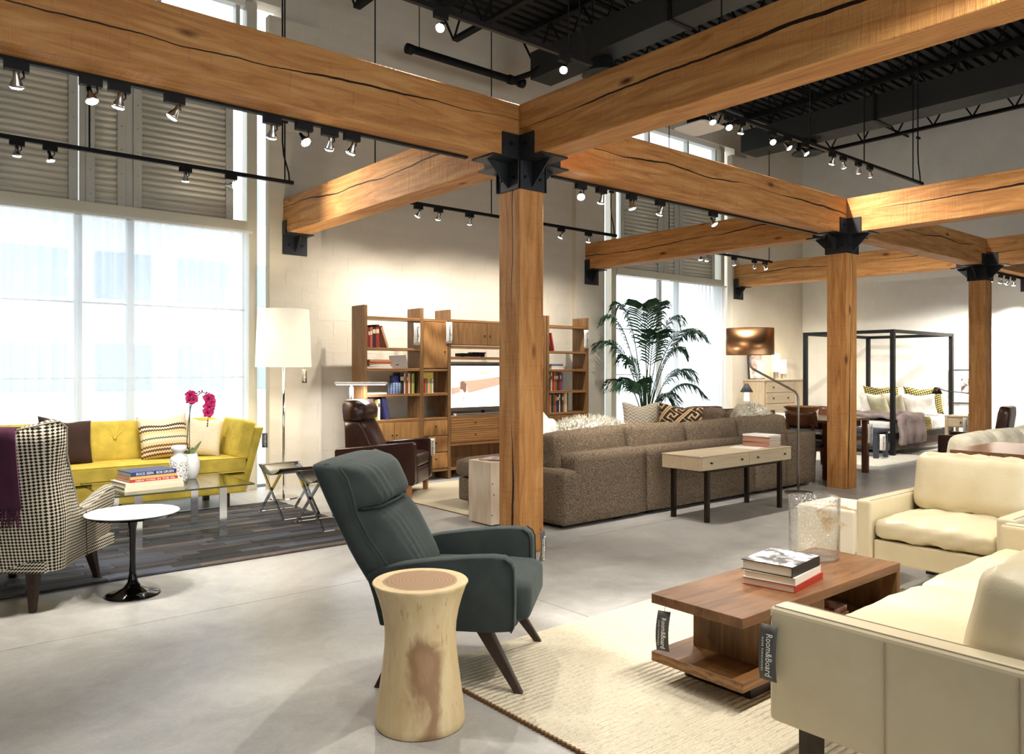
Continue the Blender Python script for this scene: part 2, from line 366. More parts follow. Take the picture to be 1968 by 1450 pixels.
def pillow(wd, ht, th, seed=0, dent=.03, n=18):
    """a scatter cushion standing in local XZ, base at z=0, with pinched corners and a karate dent at the top"""
    bm = bmesh.new(); ids = {}; rnd = random.Random(seed); ph = rnd.uniform(0, 6)
    for side in (-1, 1):
        for i in range(n+1):
            for j in range(n+1):
                a = 2*i/n-1; b = 2*j/n-1; e = (i in (0, n)) or (j in (0, n))
                if e and side == 1: ids[side, i, j] = ids[-1, i, j]; continue
                x = a*wd/2*(1-.07*(1-b*b)*abs(a)); z = ht/2+b*ht/2*(1-.07*(1-a*a)*abs(b))
                if b > 0: z -= dent*b*math.exp(-(a*2.2)**2)
                t = th/2*((1-a**4)*(1-b**4))**.55*(1+.08*math.sin(4*a+ph)*math.sin(3*b+ph))
                ids[side, i, j] = bm.verts.new((x, side*t, z))
    uv = bm.loops.layers.uv.new('UVMap')
    for side in (-1, 1):
        for i in range(n):
            for j in range(n):
                q = [ids[side, i, j], ids[side, i+1, j], ids[side, i+1, j+1], ids[side, i, j+1]]; ij = [(i, j), (i+1, j), (i+1, j+1), (i, j+1)]
                if side == 1: q.reverse(); ij.reverse()
                try:
                    f = bm.faces.new(q); f.smooth = True
                    for l, (p, q2) in zip(f.loops, ij): l[uv].uv = (p/n*wd, q2/n*ht)
                except ValueError: pass
    me = bpy.data.meshes.new('cushion'); bm.to_mesh(me); bm.free(); return me
def uvgrid(rows, loop=False):
    """rows of points (list of equal lists) -> smooth mesh with UVs in metres"""
    bm = bmesh.new(); V = [[bm.verts.new(p) for p in r] for r in rows]; uv = bm.loops.layers.uv.new('UVMap')
    m = len(rows); n = len(rows[0]); U = [[0]*n for _ in range(m)]; W = [[0]*n for _ in range(m)]
    for i in range(m):
        for j in range(n):
            if i: U[i][j] = U[i-1][j]+(Vector(rows[i][j])-Vector(rows[i-1][j])).length
            if j: W[i][j] = W[i][j-1]+(Vector(rows[i][j])-Vector(rows[i][j-1])).length
    for i in range(m): U[i] = [sum(U[i])/n]*n
    for i in range(m-1):
        for j in range(n-1):
            f = bm.faces.new((V[i][j], V[i+1][j], V[i+1][j+1], V[i][j+1])); f.smooth = True
            for l, (a, b) in zip(f.loops, ((i, j), (i+1, j), (i+1, j+1), (i, j+1))): l[uv].uv = (U[a][b], W[a][b])
    me = bpy.data.meshes.new('panel'); bm.to_mesh(me); bm.free(); return me
def text(body, size, m, parent, loc, rot, ext=.0006, name='lettering', align='CENTER', xs=1.0, sp=1.0, fit=0):
    c = bpy.data.curves.new(name, 'FONT'); c.body = body; c.size = size; c.extrude = ext; c.align_x = align; c.align_y = 'CENTER'; c.space_character = sp
    c.resolution_u = 2; tmp = bpy.data.objects.new('tmp_text', c); COL.objects.link(tmp)
    me = bpy.data.meshes.new_from_object(tmp); bpy.data.objects.remove(tmp); me.materials.clear(); me.materials.append(MT(m))
    o = bpy.data.objects.new(name, me); COL.objects.link(o); o.parent = parent; o.location = loc; o.rotation_euler = rot; o.scale = (xs, 1, 1)
    if fit:
        w_ = max(v.co.x for v in me.vertices)-min(v.co.x for v in me.vertices); o.scale = (fit/w_, 1, 1)
    return o
def hang_tag(label, loc, rz, wd=.055, ht=.165, dark=True, lean=0.0, bend=.012, cord=.05, group='hang tags'):
    """printed hang tag; local +Y is the printed face's back, it faces local -Y; top edge at z=0"""
    t = thing('hang_tag', label, 'tag', loc, rz)
    L = math.sin
    rows = [[(-wd/2+wd*i/2, -bend*math.sin(PI*j/8)*(1 if j else 0), -ht*j/8) for j in range(9)] for i in range(3)]
    me = uvgrid(rows); c = link('card', me, 'card_dark' if dark else 'card_white', t, solid=.0022); c.rotation_euler = (lean, 0, 0)
    MB().tube([(0, .002, -.012), (0, .006, cord*.5), (0, .012, cord)], .0012, 5).build('cord', 'black_paint', t)
    pr = 'ink_white' if dark else 'ink_dark'
    a = text('Room&Board', ht*.142, pr, c, (wd*.10, -bend-.0022, -ht*.53), (R(90), R(90), 0)); a.scale = (.98, 1.25, 1)
    b = text('HOME FURNISHINGS', ht*.048, pr, c, (-wd*.27, -bend-.0022, -ht*.53), (R(90), R(90), 0), sp=1.45)
    return t
ORD = ['first', 'second', 'third', 'fourth', 'fifth', 'sixth', 'seventh', 'eighth', 'ninth', 'tenth', 'eleventh', 'twelfth', 'thirteenth', 'fourteenth', 'fifteenth', 'sixteenth']
# ================================================================ the room
CEIL = 6.35; WB = 8.80; WP = 8.715; XE = 15.5
# floor: poured slabs with sawn joints
fl = struct(B(-4, XE+.2, -4, 9.3, -.14, -.012).build('floor', 'joint_dark'), 'grey polished concrete floor')
xj = [-4, -1.86, 3.145, 8.2, 13.2, XE]; yj = [-4, .02, 4.58, 8.98]
for i in range(len(xj)-1):
    for j in range(len(yj)-1):
        B(xj[i]+.002, xj[i+1]-.002, yj[j]+.002, yj[j+1]-.002, -.06, 0).build('slab', 'concrete', fl)

def block_rects(a0, a1, z0, z1, L=.40, Hh=.20, off=0):
    out = []; row = 0; z = z0
    while z < z1-.02:
        zt = min(z+Hh, z1); x = a0-(L/2 if (row+off) % 2 else 0)
        while x < a1-.01:
            p, q = max(x, a0), min(x+L, a1)
            if q-p > .03: out.append((p, q, z, zt))
            x += L
        z = zt; row += 1
    return out
_blk = {}
def block_objs(rects, y, parent, m='wall_paint'):
    for p, q, a, b in rects:
        k = (round(q-p, 3), round(b-a, 3))
        if k not in _blk:
            me = B(-k[0]/2+.0013, k[0]/2-.0013, 0, .03, -k[1]/2+.0013, k[1]/2-.0013).mesh('block'); me.materials.append(MT(m)); _blk[k] = me
        o = bpy.data.objects.new('block', _blk[k]); COL.objects.link(o); o.parent = parent; o.location = ((p+q)/2, y+random.uniform(0, .0012), (a+b)/2)
def block_mass(rects, y, parent, m='wall_paint', axis='y'):
    mb = MB()
    for p, q, a, b in rects:
        e = .0013; j = random.uniform(0, .0012)
        if axis == 'y': mb.box(p+e, q-e, y+j, y+.03, a+e, b-e)
        else: mb.box(y+j, y+.03, p+e, q-e, a+e, b-e)
    o = mb.build('block_courses', m, parent); o['kind'] = 'stuff'; return o
G_ = .0025
wb = MB()
for a, b in ((-4, .16), (3.80, 9.26), (13.0, XE+.2)): wb.box(a, b, WB+G_, WB+.22, 0, CEIL)
for a, b in ((.16, 3.80), (9.26, 13.0)): wb.box(a, b, WB+G_, WB+.22, 5.68, CEIL)
wall = struct(wb.build('wall_back', 'wall_paint'), 'cream painted concrete block wall with tall windows')
block_objs(block_rects(4.27, 8.60, 2.2, CEIL-.15), WB, wall)
block_mass(block_rects(4.27, 8.60, 0, 2.2), WB, wall)
block_mass(block_rects(13.40, XE, 0, CEIL), WB, wall)
for a, b in ((.34, 3.60), (9.46, 12.80)): block_mass(block_rects(a, b, 5.68, CEIL), WB, wall)
for k, (a, b) in enumerate(((3.62, 4.27), (8.60, 9.25), (12.80, 13.40), (-.35, .30))):
    pl = struct(B(a, b, WP+G_, WB+.03, 0, 5.52).build('wall_pilaster', 'wall_paint'), 'painted block pilaster carrying a beam end')
    if k == 0: block_objs(block_rects(a, b, 0, 5.52, off=1), WP, pl)
    else: block_mass(block_rects(a, b, 0, 5.52, off=1), WP, pl)
we = struct(B(XE+G_, XE+.22, -4, WB+.22, 0, CEIL).build('wall_east', 'wall_paint_white'), 'white painted block wall behind the bed')
block_mass(block_rects(1.0, WB, 0, CEIL), XE, we, 'wall_paint_white', 'x')

# unseen walls added to hold back sky light; south openings shaped for fill
ws = MB().box(-4, XE+.2, -4.2, -4, 4.2, CEIL).box(-4, XE+.2, -4.2, -4, 0, .25)
for a, b in ((-4, -1.0), (2.2, 2.7), (5.9, 6.4), (9.6, XE+.2)): ws.box(a, b, -4.2, -4, .25, 4.2)
struct(ws.build('wall_south', 'wall_paint'), 'unseen wall behind the viewer with openings shaped for fill light')
ws = MB().box(-4.2, -4, -4, WB+.2, 0, CEIL)
struct(ws.build('wall_west', 'wall_paint'), 'painted wall left of the viewer')
# windows
_slat = {}
def window(c, name, n):
    t = sempty(name); t['label'] = 'tall window with ribbed metal louvre panels above the rail'
    def bx(nm, m, *a, par=t, bev=.004): return B(*a).build(nm, m, par, bevel=bev, seg=1)
    for s in (-1, 1):
        a, b = sorted((c+s*1.47, c+s*1.59)); bx('post', 'frame_paint', a, b, 8.83, 8.98, 0, 5.66)
        a, b = sorted((c+s*.21, c+s*.28)); bx('mullion', 'frame_cool', a, b, 8.90, 8.98, .12, 2.98)
    bx('rail', 'frame_paint', c-1.47, c+1.47, 8.81, 8.98, 2.985, 3.105)
    bx('sill', 'frame_paint', c-1.47, c+1.47, 8.80, 9.0, 0, .12)
    bx('head', 'white_matte', c-1.47, c+1.47, 8.86, 8.98, 5.60, 5.68)
    bx('upper_rail', 'frame_cool', c-1.47, c+1.47, 8.84, 8.98, 5.27, 5.34)
    for z in (1.30, 2.08): bx('transom', 'frame_cool', c-1.47, c+1.47, 8.94, 8.975, z, z+.016)
    for x in (c-.6, c+.5, c+1.36): bx('upper_mullion', 'frame_cool', x, x+.05, 8.88, 8.98, 5.34, 5.60)
    xs = [c-1.47, c-.28, c-.21, c+.21, c+.28, c+1.47]
    for a, b in ((xs[0], xs[1]), (xs[2], xs[3]), (xs[4], xs[5])): bx('pane', 'window_glass', a, b, 8.955, 8.961, .12, 2.98, bev=0)
    bx('pane', 'window_glass', c-1.47, c+1.47, 8.955, 8.961, 5.34, 5.6, bev=0)
    for a, b in ((c+1.31, c+1.47), (c-1.47, c-1.31)): bx('pane', 'window_glass', a, b, 8.955, 8.961, 3.1, 5.27, bev=0)
    for a, b in ((-1.24, -.34), (-.10, .11), (.35, 1.24)):
        p = B(c+a-.02, c+b+.02, 8.90, 8.93, 3.11, 5.27).build('louvre_panel', 'louvre_metal', t)
        L = b-a; k = round(L, 3)
        if k not in _slat:
            prof = [(math.cos(q)*.026, math.sin(q)*.029) for q in [PI+PI*i/6 for i in range(7)]]
            me = MB().prism([(x, z) for x, z in [(.028*math.sin(PI*(1+i/6)), .030*math.cos(PI*i/6)) for i in range(7)]], 'x', -L/2, L/2).mesh('slat', True); me.materials.append(MT('louvre_metal')); _slat[k] = me
        z = 3.155
        while z < 5.25:
            o = bpy.data.objects.new('slat', _slat[k]); COL.objects.link(o); o.parent = p; o.location = (c+(a+b)/2, 8.905, z); z += .066
        for x0, x1 in ((a-.085, a), (b, b+.085)):
            st = B(c+x0, c+x1, 8.868, 8.925, 3.105, 5.27).build('stile', 'frame_cool', p, bevel=.004, seg=1)
            mb = MB()
            for i in range(9): mb.cbox((c+(x0+x1)/2, 8.865, 3.2+.25*i), (.012, .008, .012))
            r_ = mb.build('rivets', 'brushed_steel', st); r_['kind'] = 'stuff'
    for x in (c-.205, c+.23): bx('louvre_mullion', 'frame_cool', x-.035, x+.035, 8.88, 8.98, 3.105, 5.27)
    # glass slit added to show sky where the pilaster reveal is daylit
    for a in (c+1.59, c-1.67): bx('pane', 'window_glass', a, a+.08, 8.955, 8.961, 0, 5.66, bev=0)
    return t
window(1.93, 'window_1', 1); window(11.13, 'window_2', 2)
def curtain(x0, x1, label, per=.115, amp=.042, y=8.72):
    nx = int((x1-x0)/per*10)
    def fn(u, v):
        x = x0+(x1-x0)*u; z = 2.95-2.935*v; ph = 2*PI*(x-x0)/per
        a = amp*(.75+.35*math.sin(3.1*x+1))*(1-.15*v)
        return (x+.012*math.sin(ph*2)*v, y+a*math.sin(ph+.5*math.sin(1.7*x)), z)
    t = thing('sheer_curtain', label, 'curtain', (0, 0, 0))
    MB().grid(fn, nx, 10).build('cloth', 'sheer', t, smooth=True)
    B(x0-.02, x1+.03, y-.012, y+.012, 2.955, 2.98).build('curtain_track', 'white_matte', t)
curtain(.47, 3.39, 'white sheer pleated curtain across the window behind the yellow sofa')
curtain(10.95, 12.58, 'white sheer curtain drawn over the right half of the palm window')

# ceiling: ribbed deck, open joists
mb = MB(); prof = []; y = -4.0
while y < WB: prof += [(y, CEIL), (y+.09, CEIL), (y+.10, CEIL+.06), (y+.15, CEIL+.06)]; y += .16
mb.add([(-4, p[0], p[1]) for p in prof]+[(XE+.2, p[0], p[1]) for p in prof], [(i, i+1, len(prof)+i+1, len(prof)+i) for i in range(len(prof)-1)])
mb.box(-4, XE+.2, -4, 9, CEIL+.07, CEIL+.12)
struct(mb.build('ceiling', 'ceiling_black'), 'black ribbed metal roof deck')
j0 = None
for k in range(11):
    x = .2+1.45*k
    if j0 is None:
        j0 = sempty('roof_joist'); j0['label'] = 'black open web steel roof joist'
        B(-.05, .05, -4, WB-.02, CEIL-.07, CEIL-.01).build('top_chord', 'black_paint', j0)
        B(-.045, .045, -3.6, WB-.45, CEIL-.62, CEIL-.57).build('bottom_chord', 'black_paint', j0)
        mb = MB(); y = WB-.1; up = True
        while y > -3.6:
            mb.bar((0, y, CEIL-.05 if up else CEIL-.59), (0, y-.32, CEIL-.59 if up else CEIL-.05), .022, .022); y -= .32; up = not up
        mb.build('web', 'black_paint', j0); j = j0
    else: j = copy_tree(j0)
    j.location.x = x
for y in (6.6, 3.0):
    o = struct(MB().tube([(-4, y, CEIL-.45), (XE, y, CEIL-.45)], .02, 8).build('sprinkler_pipe', 'black_paint', smooth=True), 'black sprinkler pipe under the joists')

# ducts
def duct(x0, x1, z0, z1, label):
    t = thing('air_duct', label, 'duct', ((x0+x1)/2, 8.0, z0)); hw = (x1-x0)/2; h = z1-z0
    for k in range(5):
        B(-hw, hw, -2.4*(k+1)+.01, -2.4*k, 0, h).build('duct_section', 'duct_black', t)
        B(-hw-.015, hw+.015, -2.4*(k+1)-.02, -2.4*(k+1)+.03, -.015, h+.015).build('seam_band', 'black_paint', t)
    for k in range(4): MB().tube([(-hw-.02, -1.2-2.4*k, h), (-hw-.02, -1.2-2.4*k, CEIL-z0)], .008, 6).build('hanger', 'black_paint', t)
    for k in (0, 1):
        MB().lathe([(.16, -.02), (.16, -.16), (.24, -.18), (.25, -.20), (.17, -.205), (.16, -.19), (.09, -.19), (.085, -.2), (.02, -.2)], 24, (.05, -1.1-4.4*k, 0)).build('diffuser', 'duct_black', t, smooth=True)
    return t
duct(7.02, 7.40, 5.37, 5.74, 'black rectangular air duct nearest, ending above the main column')
duct(12.0, 12.5, 5.26, 5.64, 'black rectangular air duct farther back above the bed area')
t = thing('ceiling_pipe', 'black capped pipe with elbow hanging below the joists', 'pipe', (5.26, 8.3, 5.4))
MB().tube([(0, 0, 0), (.02, 0, .03), (1.85, 0, .03)], .05, 12).build('pipe_run', 'black_paint', t, smooth=True)
MB().tube([(1.68, 0, .03), (1.76, -.3, .05), (1.80, -.5, .1)], .04, 12).build('branch', 'black_paint', t, smooth=True)
for x, z in ((0, .02), (1.66, .03), (1.85, .03)): MB().tube([(x-.04, 0, z), (x+.04, 0, z)], .065, 12).build('coupling', 'black_paint', t, smooth=True)
MB().tube([(.15, 0, .05), (.15, 0, .95)], .006, 6).build('hanger', 'black_paint', t)

# ---------------------------------------------------------------- timber frame
S = .245; ZB, ZT = 2.985, 3.392; Y0_, Y1_ = 4.44, 4.685
CX = (3.785, 8.80, 13.12)
def timber(name, a, b, wd, ht, label, cat='beam', group='timber beams', roll=0):
    a = Vector(a); b = Vector(b); d = b-a; L = d.length
    o = B(-L/2, L/2, -wd/2, wd/2, -ht/2, ht/2).build(name, 'timber', bevel=.008, seg=2)
    o.location = (a+b)/2
    if abs(d.z) > .9*L: o.rotation_euler = (roll, R(-90), 0)
    else: o.rotation_euler = (0, 0, math.atan2(d.y, d.x))
    return tag(o, label, cat, group)
names = ('nearest', 'middle', 'farthest')
for k, x in enumerate(CX):
    timber('timber_column', (x+S/2, Y0_+S/2, 0), (x+S/2, Y0_+S/2, ZT), S, S, ('square timber column nearest, behind the teal armchair', 'square timber column in the middle, beside the arc lamp', 'square timber column farthest, beside the canopy bed')[k], 'column', 'timber columns', roll=(PI/2, 0, PI)[k])
zc = (ZB+ZT)/2; hb = ZT-ZB; ym = (Y0_+Y1_)/2
timber('timber_beam', (-4, ym, zc), (CX[0], ym, zc), S, hb, 'timber beam spanning from upper left to the nearest column')
timber('timber_beam', (CX[0]+S, ym, zc), (CX[1], ym, zc), S, hb, 'timber beam between the nearest and the middle columns')
timber('timber_beam', (CX[1]+S, ym, zc), (CX[2], ym, zc), S, hb, 'timber beam between the middle and the farthest columns')
timber('timber_beam', (CX[2]+S, ym, zc), (XE, ym, zc), S, hb, 'timber beam from the farthest column to the white wall')
timber('timber_beam', (CX[0]+S/2, Y0_, zc), (CX[0]+S/2, -2.5, zc), S, hb, 'rough sawn timber beam rising from nearest column to upper right')
timber('timber_beam', (CX[1]+S/2, Y0_, zc), (CX[1]+S/2, -2.5, zc), S, hb, 'timber beam running from the middle column out of view right')
timber('timber_beam', (CX[2]+S/2, Y0_, zc), (CX[2]+S/2, -2.5, zc), S, hb, 'timber beam running right from the farthest column')
timber('timber_beam', (CX[0]+S/2, WP, zc), (CX[0]+S/2, Y1_, zc), S, hb, 'brightly lit timber beam from first pilaster to nearest column')
timber('timber_beam', (CX[1]+S/2, WP, zc), (CX[1]+S/2, Y1_, zc), S, hb, 'timber beam from the palm window pilaster to the middle column')
timber('timber_beam', (12.97, WP, zc), (CX[2]+S/2, Y1_, zc), S, hb, 'pale timber beam from the last pilaster to farthest column')
def connector(x, label):
    t = thing('beam_connector', label, 'bracket', (x+S/2, ym, ZB-.225), 0, 'steel beam connectors'); h = S/2; zt = .225
    mb = MB(); q = .012
    for s in (-1, 1):
        B(-h-q-.012, h+q+.012, s*(h+.001) if s > 0 else -h-q, h+q if s > 0 else -h-.001, 0, zt).build('sleeve_plate', 'black_steel', t)
        B(s*(h+.001) if s > 0 else -h-q, h+q if s > 0 else -h-.001, -h-q, h+q, 0, zt).build('sleeve_plate', 'black_steel', t)
    for ax in range(4):
        r_ = Matrix.Rotation(ax*PI/2, 3, 'Z')
        def bx(nm, c, d, m='black_steel'):
            mb = MB().cbox(c, d); mb.v = [tuple(r_ @ Vector(v)) for v in mb.v]; return mb.build(nm, m, t)
        bx('seat_plate', (h+.13, 0, zt-.007), (.26, S+.02, .012))
        for s in (-1, 1):
            bx('side_plate', (h+.085, s*(h+.006), zt+.085), (.17, .012, .17))
            mb = MB().tube([(h+.085, s*(h+.010), zt+.09), (h+.085, s*(h+.022), zt+.09)], .014, 6); mb.v = [tuple(r_ @ Vector(v)) for v in mb.v]; mb.build('bolt', 'black_paint', t)
            mb = MB().tube([(h+.012, s*.075, .09), (h+.026, s*.075, .09)], .013, 6); mb.v = [tuple(r_ @ Vector(v)) for v in mb.v]; mb.build('bolt', 'black_paint', t)
        mb = MB().prism([(h+.012, zt-.014), (h+.21, zt-.014), (h+.012, .02)], 'y', -.006, .006); mb.v = [tuple(r_ @ Vector(v)) for v in mb.v]; mb.build('gusset', 'black_steel', t)
for x, n in zip(CX, names): connector(x, 'black steel connector cradling the beams on the %s column' % n)
def wall_bracket(x, label, rz=0, y=WP, z=ZB):
    t = thing('wall_bracket', label, 'bracket', (x, y, z), rz, 'steel wall brackets'); h = S/2
    B(-h-.012, h+.05, -.014, -.001, -.235, .0).build('back_plate', 'black_steel', t)
    B(-h-.012, h+.05, -.20, -.002, -.014, -.001).build('seat_plate', 'black_steel', t)
    for s in (-1, 1):
        B(s*(h+.002) if s > 0 else -h-.014, h+.014 if s > 0 else -h-.002, -.105, -.002, -.001, .15).build('side_plate', 'black_steel', t)
    mb = MB().prism([(-.014, -.014), (-.17, -.014), (-.014, -.20)], 'x', .02, .032); mb.build('gusset', 'black_steel', t)
    for bx_ in (-.06, .11): MB().tube([(bx_, -.014, -.12), (bx_, -.028, -.12)], .014, 6).build('bolt', 'black_paint', t)
wall_bracket(CX[0]+S/2, 'black steel wall bracket above the white floor lamp')
wall_bracket(CX[1]+S/2, 'black steel wall bracket left of the palm window')
wall_bracket(12.97, 'black steel wall bracket right of the palm window')
wall_bracket(XE, 'black steel bracket on the white wall at right edge', R(-90), ym)

# ---------------------------------------------------------------- track lights
def light_track(x0, x1, y, z, label, rods=(), cord=None, hgt=.036):
    t = thing('light_track', label, 'light track', (x0, y, z))
    B(0, x1-x0, -.018, .018, 0, hgt).build('rail', 'black_paint', t)
    for x in rods: MB().tube([(x-x0, 0, .03), (x-x0, 0, CEIL-z)], .0075, 6).build('hanger_rod', 'black_paint', t)
    if cord is not None:
        c = cord-x0; MB().tube([(c+.03, 0, .03), (c+.02, 0, .12), (c-.03, 0, .28), (c-.045, 0, .42), (c-.045, 0, CEIL-z)], .0085, 6).build('feed_conduit', 'black_paint', t)
        B(c-.075, c+.01, -.014, .014, .62, .645).build('conduit_clip', 'black_paint', t)
_sp = {}
def spot(x, y, z, aim, label, group, power=1.0, size=84, blend=.9):
    """one track head: z = underside of the track"""
    t = thing('track_spotlight', label, 'spotlight', (x, y, z), 0, group)
    if not _sp:
        _sp['a'] = B(-.055, .055, -.02, .02, -.045, .0).mesh('adapter'); _sp['a'].materials.append(MT('black_paint'))
        _sp['y'] = MB().tube([(.03, 0, -.045), (.034, 0, -.07), (.02, .012, -.085), (0, 0, -.09)], .005, 6).mesh('arm', True); _sp['y'].materials.append(MT('dark_bronze'))
        _sp['h'] = MB().lathe([(.008, .055), (.014, .05), (.016, .02), (.030, -.012), (.034, -.026), (.030, -.026), (.026, -.012)], 16).mesh('housing', True); _sp['h'].materials.append(MT('silver_spot'))
        _sp['b'] = MB().lathe([(.031, -.022), (.031, -.029), (.024, -.036), (.001, -.039)], 16).mesh('bulb'); _sp['b'].materials.append(MT('bulb'))
    link('adapter', _sp['a'], None, t); link('arm', _sp['y'], None, t)
    d = Vector(aim).normalized(); q = (-d).to_track_quat('Z', 'Y').to_euler()
    hs = link('housing', _sp['h'], None, t, (0, 0, -.10), q); link('bulb', _sp['b'], None, hs)
    ld = bpy.data.lights.new('spot', 'SPOT'); ld.energy = SPOT_W*power; ld.color = WARM; ld.spot_size = R(size); ld.spot_blend = blend; ld.shadow_soft_size = .025
    lo = bpy.data.objects.new('spot_lamp', ld); COL.objects.link(lo); lo.parent = t; lo.location = Vector((0, 0, -.10))+d*.06; lo.rotation_euler = q
def row(xs, y, z, aims, where, group, power=1.0, size=84, blend=.9):
    for i, x in enumerate(xs):
        pw = power[i] if isinstance(power, (list, tuple)) else power
        spot(x, y, z, aims[i % len(aims)], '%s spotlight from the left on %s' % (ORD[i], where), group, pw, size[i] if isinstance(size, (list, tuple)) else size, blend)
ZU = 2.967; YU = 4.655
light_track(-2.5, 3.45, YU, ZU, 'black light track under the beam at upper left', hgt=.018)
light_track(4.32, 8.5, YU, ZU, 'black light track under the beam between near and middle columns', hgt=.018)
light_track(-1.5, 3.40, 7.58, 3.30, 'black light track hanging before the yellow sofa window', (-.6, 1.52, 3.31), 3.33)
light_track(4.30, 8.31, 7.60, 3.30, 'black light track hanging before the walnut wall unit', (4.37, 6.02, 8.2), 8.24)
light_track(9.2, 12.35, 7.60, 3.28, 'black light track hanging before the palm window', (9.5, 12.27), None)
light_track(.8, 4.72, 4.60, 3.96, 'black light track hung high above the left beam', (1.0, 3.0, 4.45), 4.62)
light_track(6.2, 11.3, 4.62, 3.96, 'long black light track hung high at upper right', (6.6, 8.3, 9.6, 11.0), 11.2)
light_track(13.6, 15.3, 4.62, 2.948, 'short light track under the beam at far right', ())
light_track(-1.5, 6.6, 1.0, 3.62, 'unseen light track added above the cream sofa for foreground light', (-1.2, 2.0, 6.2), None)  # out-of-view track, added to light the foreground
row([.60, .94, 1.02+.06, 1.37, 1.95, 2.16, 2.34, 2.50], YU, ZU, [(.1, .5, -1), (.2, -.2, -1), (-.1, .4, -1), (-.5, .4, -1), (.1, .6, -1), (.35, -.75, -1), (.2, .7, -1), (-.15, .5, -1)], 'the track under the upper left beam', 'left beam spotlights', .8)
row([4.65, 4.90, 5.29, 5.69, 6.51], YU, ZU, [(-.75, -.85, -1), (.2, .5, -1), (.3, -.1, -1), (.1, .6, -1), (.3, -.5, -1)], 'the track between near and middle columns', 'middle beam spotlights', .9)
row([.98, 1.22, 2.33, 2.76], 7.58, 3.30, [(.05, .25, -1), (.2, .0, -1), (.1, .35, -1), (1, -.95, -.08)], 'the track before the sofa window', 'sofa window spotlights', [.8, .8, .8, .8], [84, 84, 84, 120])
row([4.94, 5.22, 5.68, 7.22, 7.74], 7.60, 3.30, [(-.2, .62, -1), (.2, .6, -1), (.4, .6, -1), (-.2, .6, -1), (.2, .45, -1)], 'the track before the wall unit', 'wall unit spotlights', .8, 108, 1.0)
row([10.29, 10.45, 11.21, 11.81, 12.14], 7.60, 3.28, [(.1, .1, -1), (.3, .3, -1), (.6, .3, -1), (.9, .5, -1), (.6, -.3, -1)], 'the track before the palm window', 'palm window spotlights', .9)
row([3.18, 4.40], 4.60, 3.96, [(-.75, -.6, -1), (-.82, -.60, -1)], 'the high track above the left beam', 'upper left spotlights', [1.6, 4.0], 62, .5)
row([6.44, 6.72, 6.94, 7.52, 7.83, 8.19, 8.81, 9.07, 9.45, 9.75], 4.62, 3.96, [(-.2, -.6, -1), (-.5, -.7, -1), (.2, .4, -1), (-.6, -.9, -1), (.3, -.75, -1), (.4, -.7, -1), (.3, .5, -1), (1.0, .2, -1), (.9, .5, -1), (1.2, .3, -1)], 'the long track at upper right', 'upper right spotlights', [1, 1, 1, 1, 1, 1.2, 1.4, 1.8, 1.8, 1.8])
row([13.9, 14.3, 14.6, 14.9], 4.62, 2.945, [(.6, .7, -1), (.5, .5, -1), (.4, .9, -1), (.4, .2, -1)], 'the short track at far right', 'far right spotlights', 1.6)
row([.4, 1.5, 2.6, 3.2, 3.7, 4.4, 5.2, 6.0, 6.4], 1.0, 3.62, [(-.1, .8, -1), (.2, .6, -1), (.1, .1, -1), (.2, .5, -1), (.1, .05, -1), (.15, .3, -1), (.2, .2, -1), (1.0, .62, -1), (1.25, .8, -1)], 'the unseen added track above the cream sofa', 'added foreground spotlights', [.4, .5, 1.0, 1.1, 1.0, 1.0, 1.0, 1.3, 1.6])  # heads added out of view to brighten sofa, rug and loveseat
# ceiling mounted speaker with white plate, small box on the wall
t = thing('ceiling_speaker', 'white square speaker plate on a black box below the ceiling', 'speaker', (8.3, 6.15, 4.5))
mb = MB(); ring = lambda s, z: [(s*(1 if i in (0, 1, 6, 7) else -1)*(1 if i in (0, 7, 3, 4) else .8), s*(1 if i < 4 else -1)*(1 if i in (1, 2, 5, 6) else .8), z) for i in range(8)]
mb.rings([ring(.22, 0), ring(.25, .02), ring(.24, .035)]); mb.build('plate', 'white_matte', t)
B(-.13, .13, -.10, .10, .035, .16).build('box', 'black_paint', t); MB().tube([(0, 0, .16), (0, 0, CEIL-4.5)], .014, 8).build('drop_rod', 'black_paint', t)
t = thing('junction_box', 'small black junction box on the far upper wall', 'box', (13.6, WB, 4.95)); B(-.07, .07, -.09, -.001, -.07, .07).build('body', 'black_paint', t, bevel=.01); MB().tube([(.07, -.05, 0), (.16, -.05, .02)], .012, 6).build('lead', 'black_paint', t)

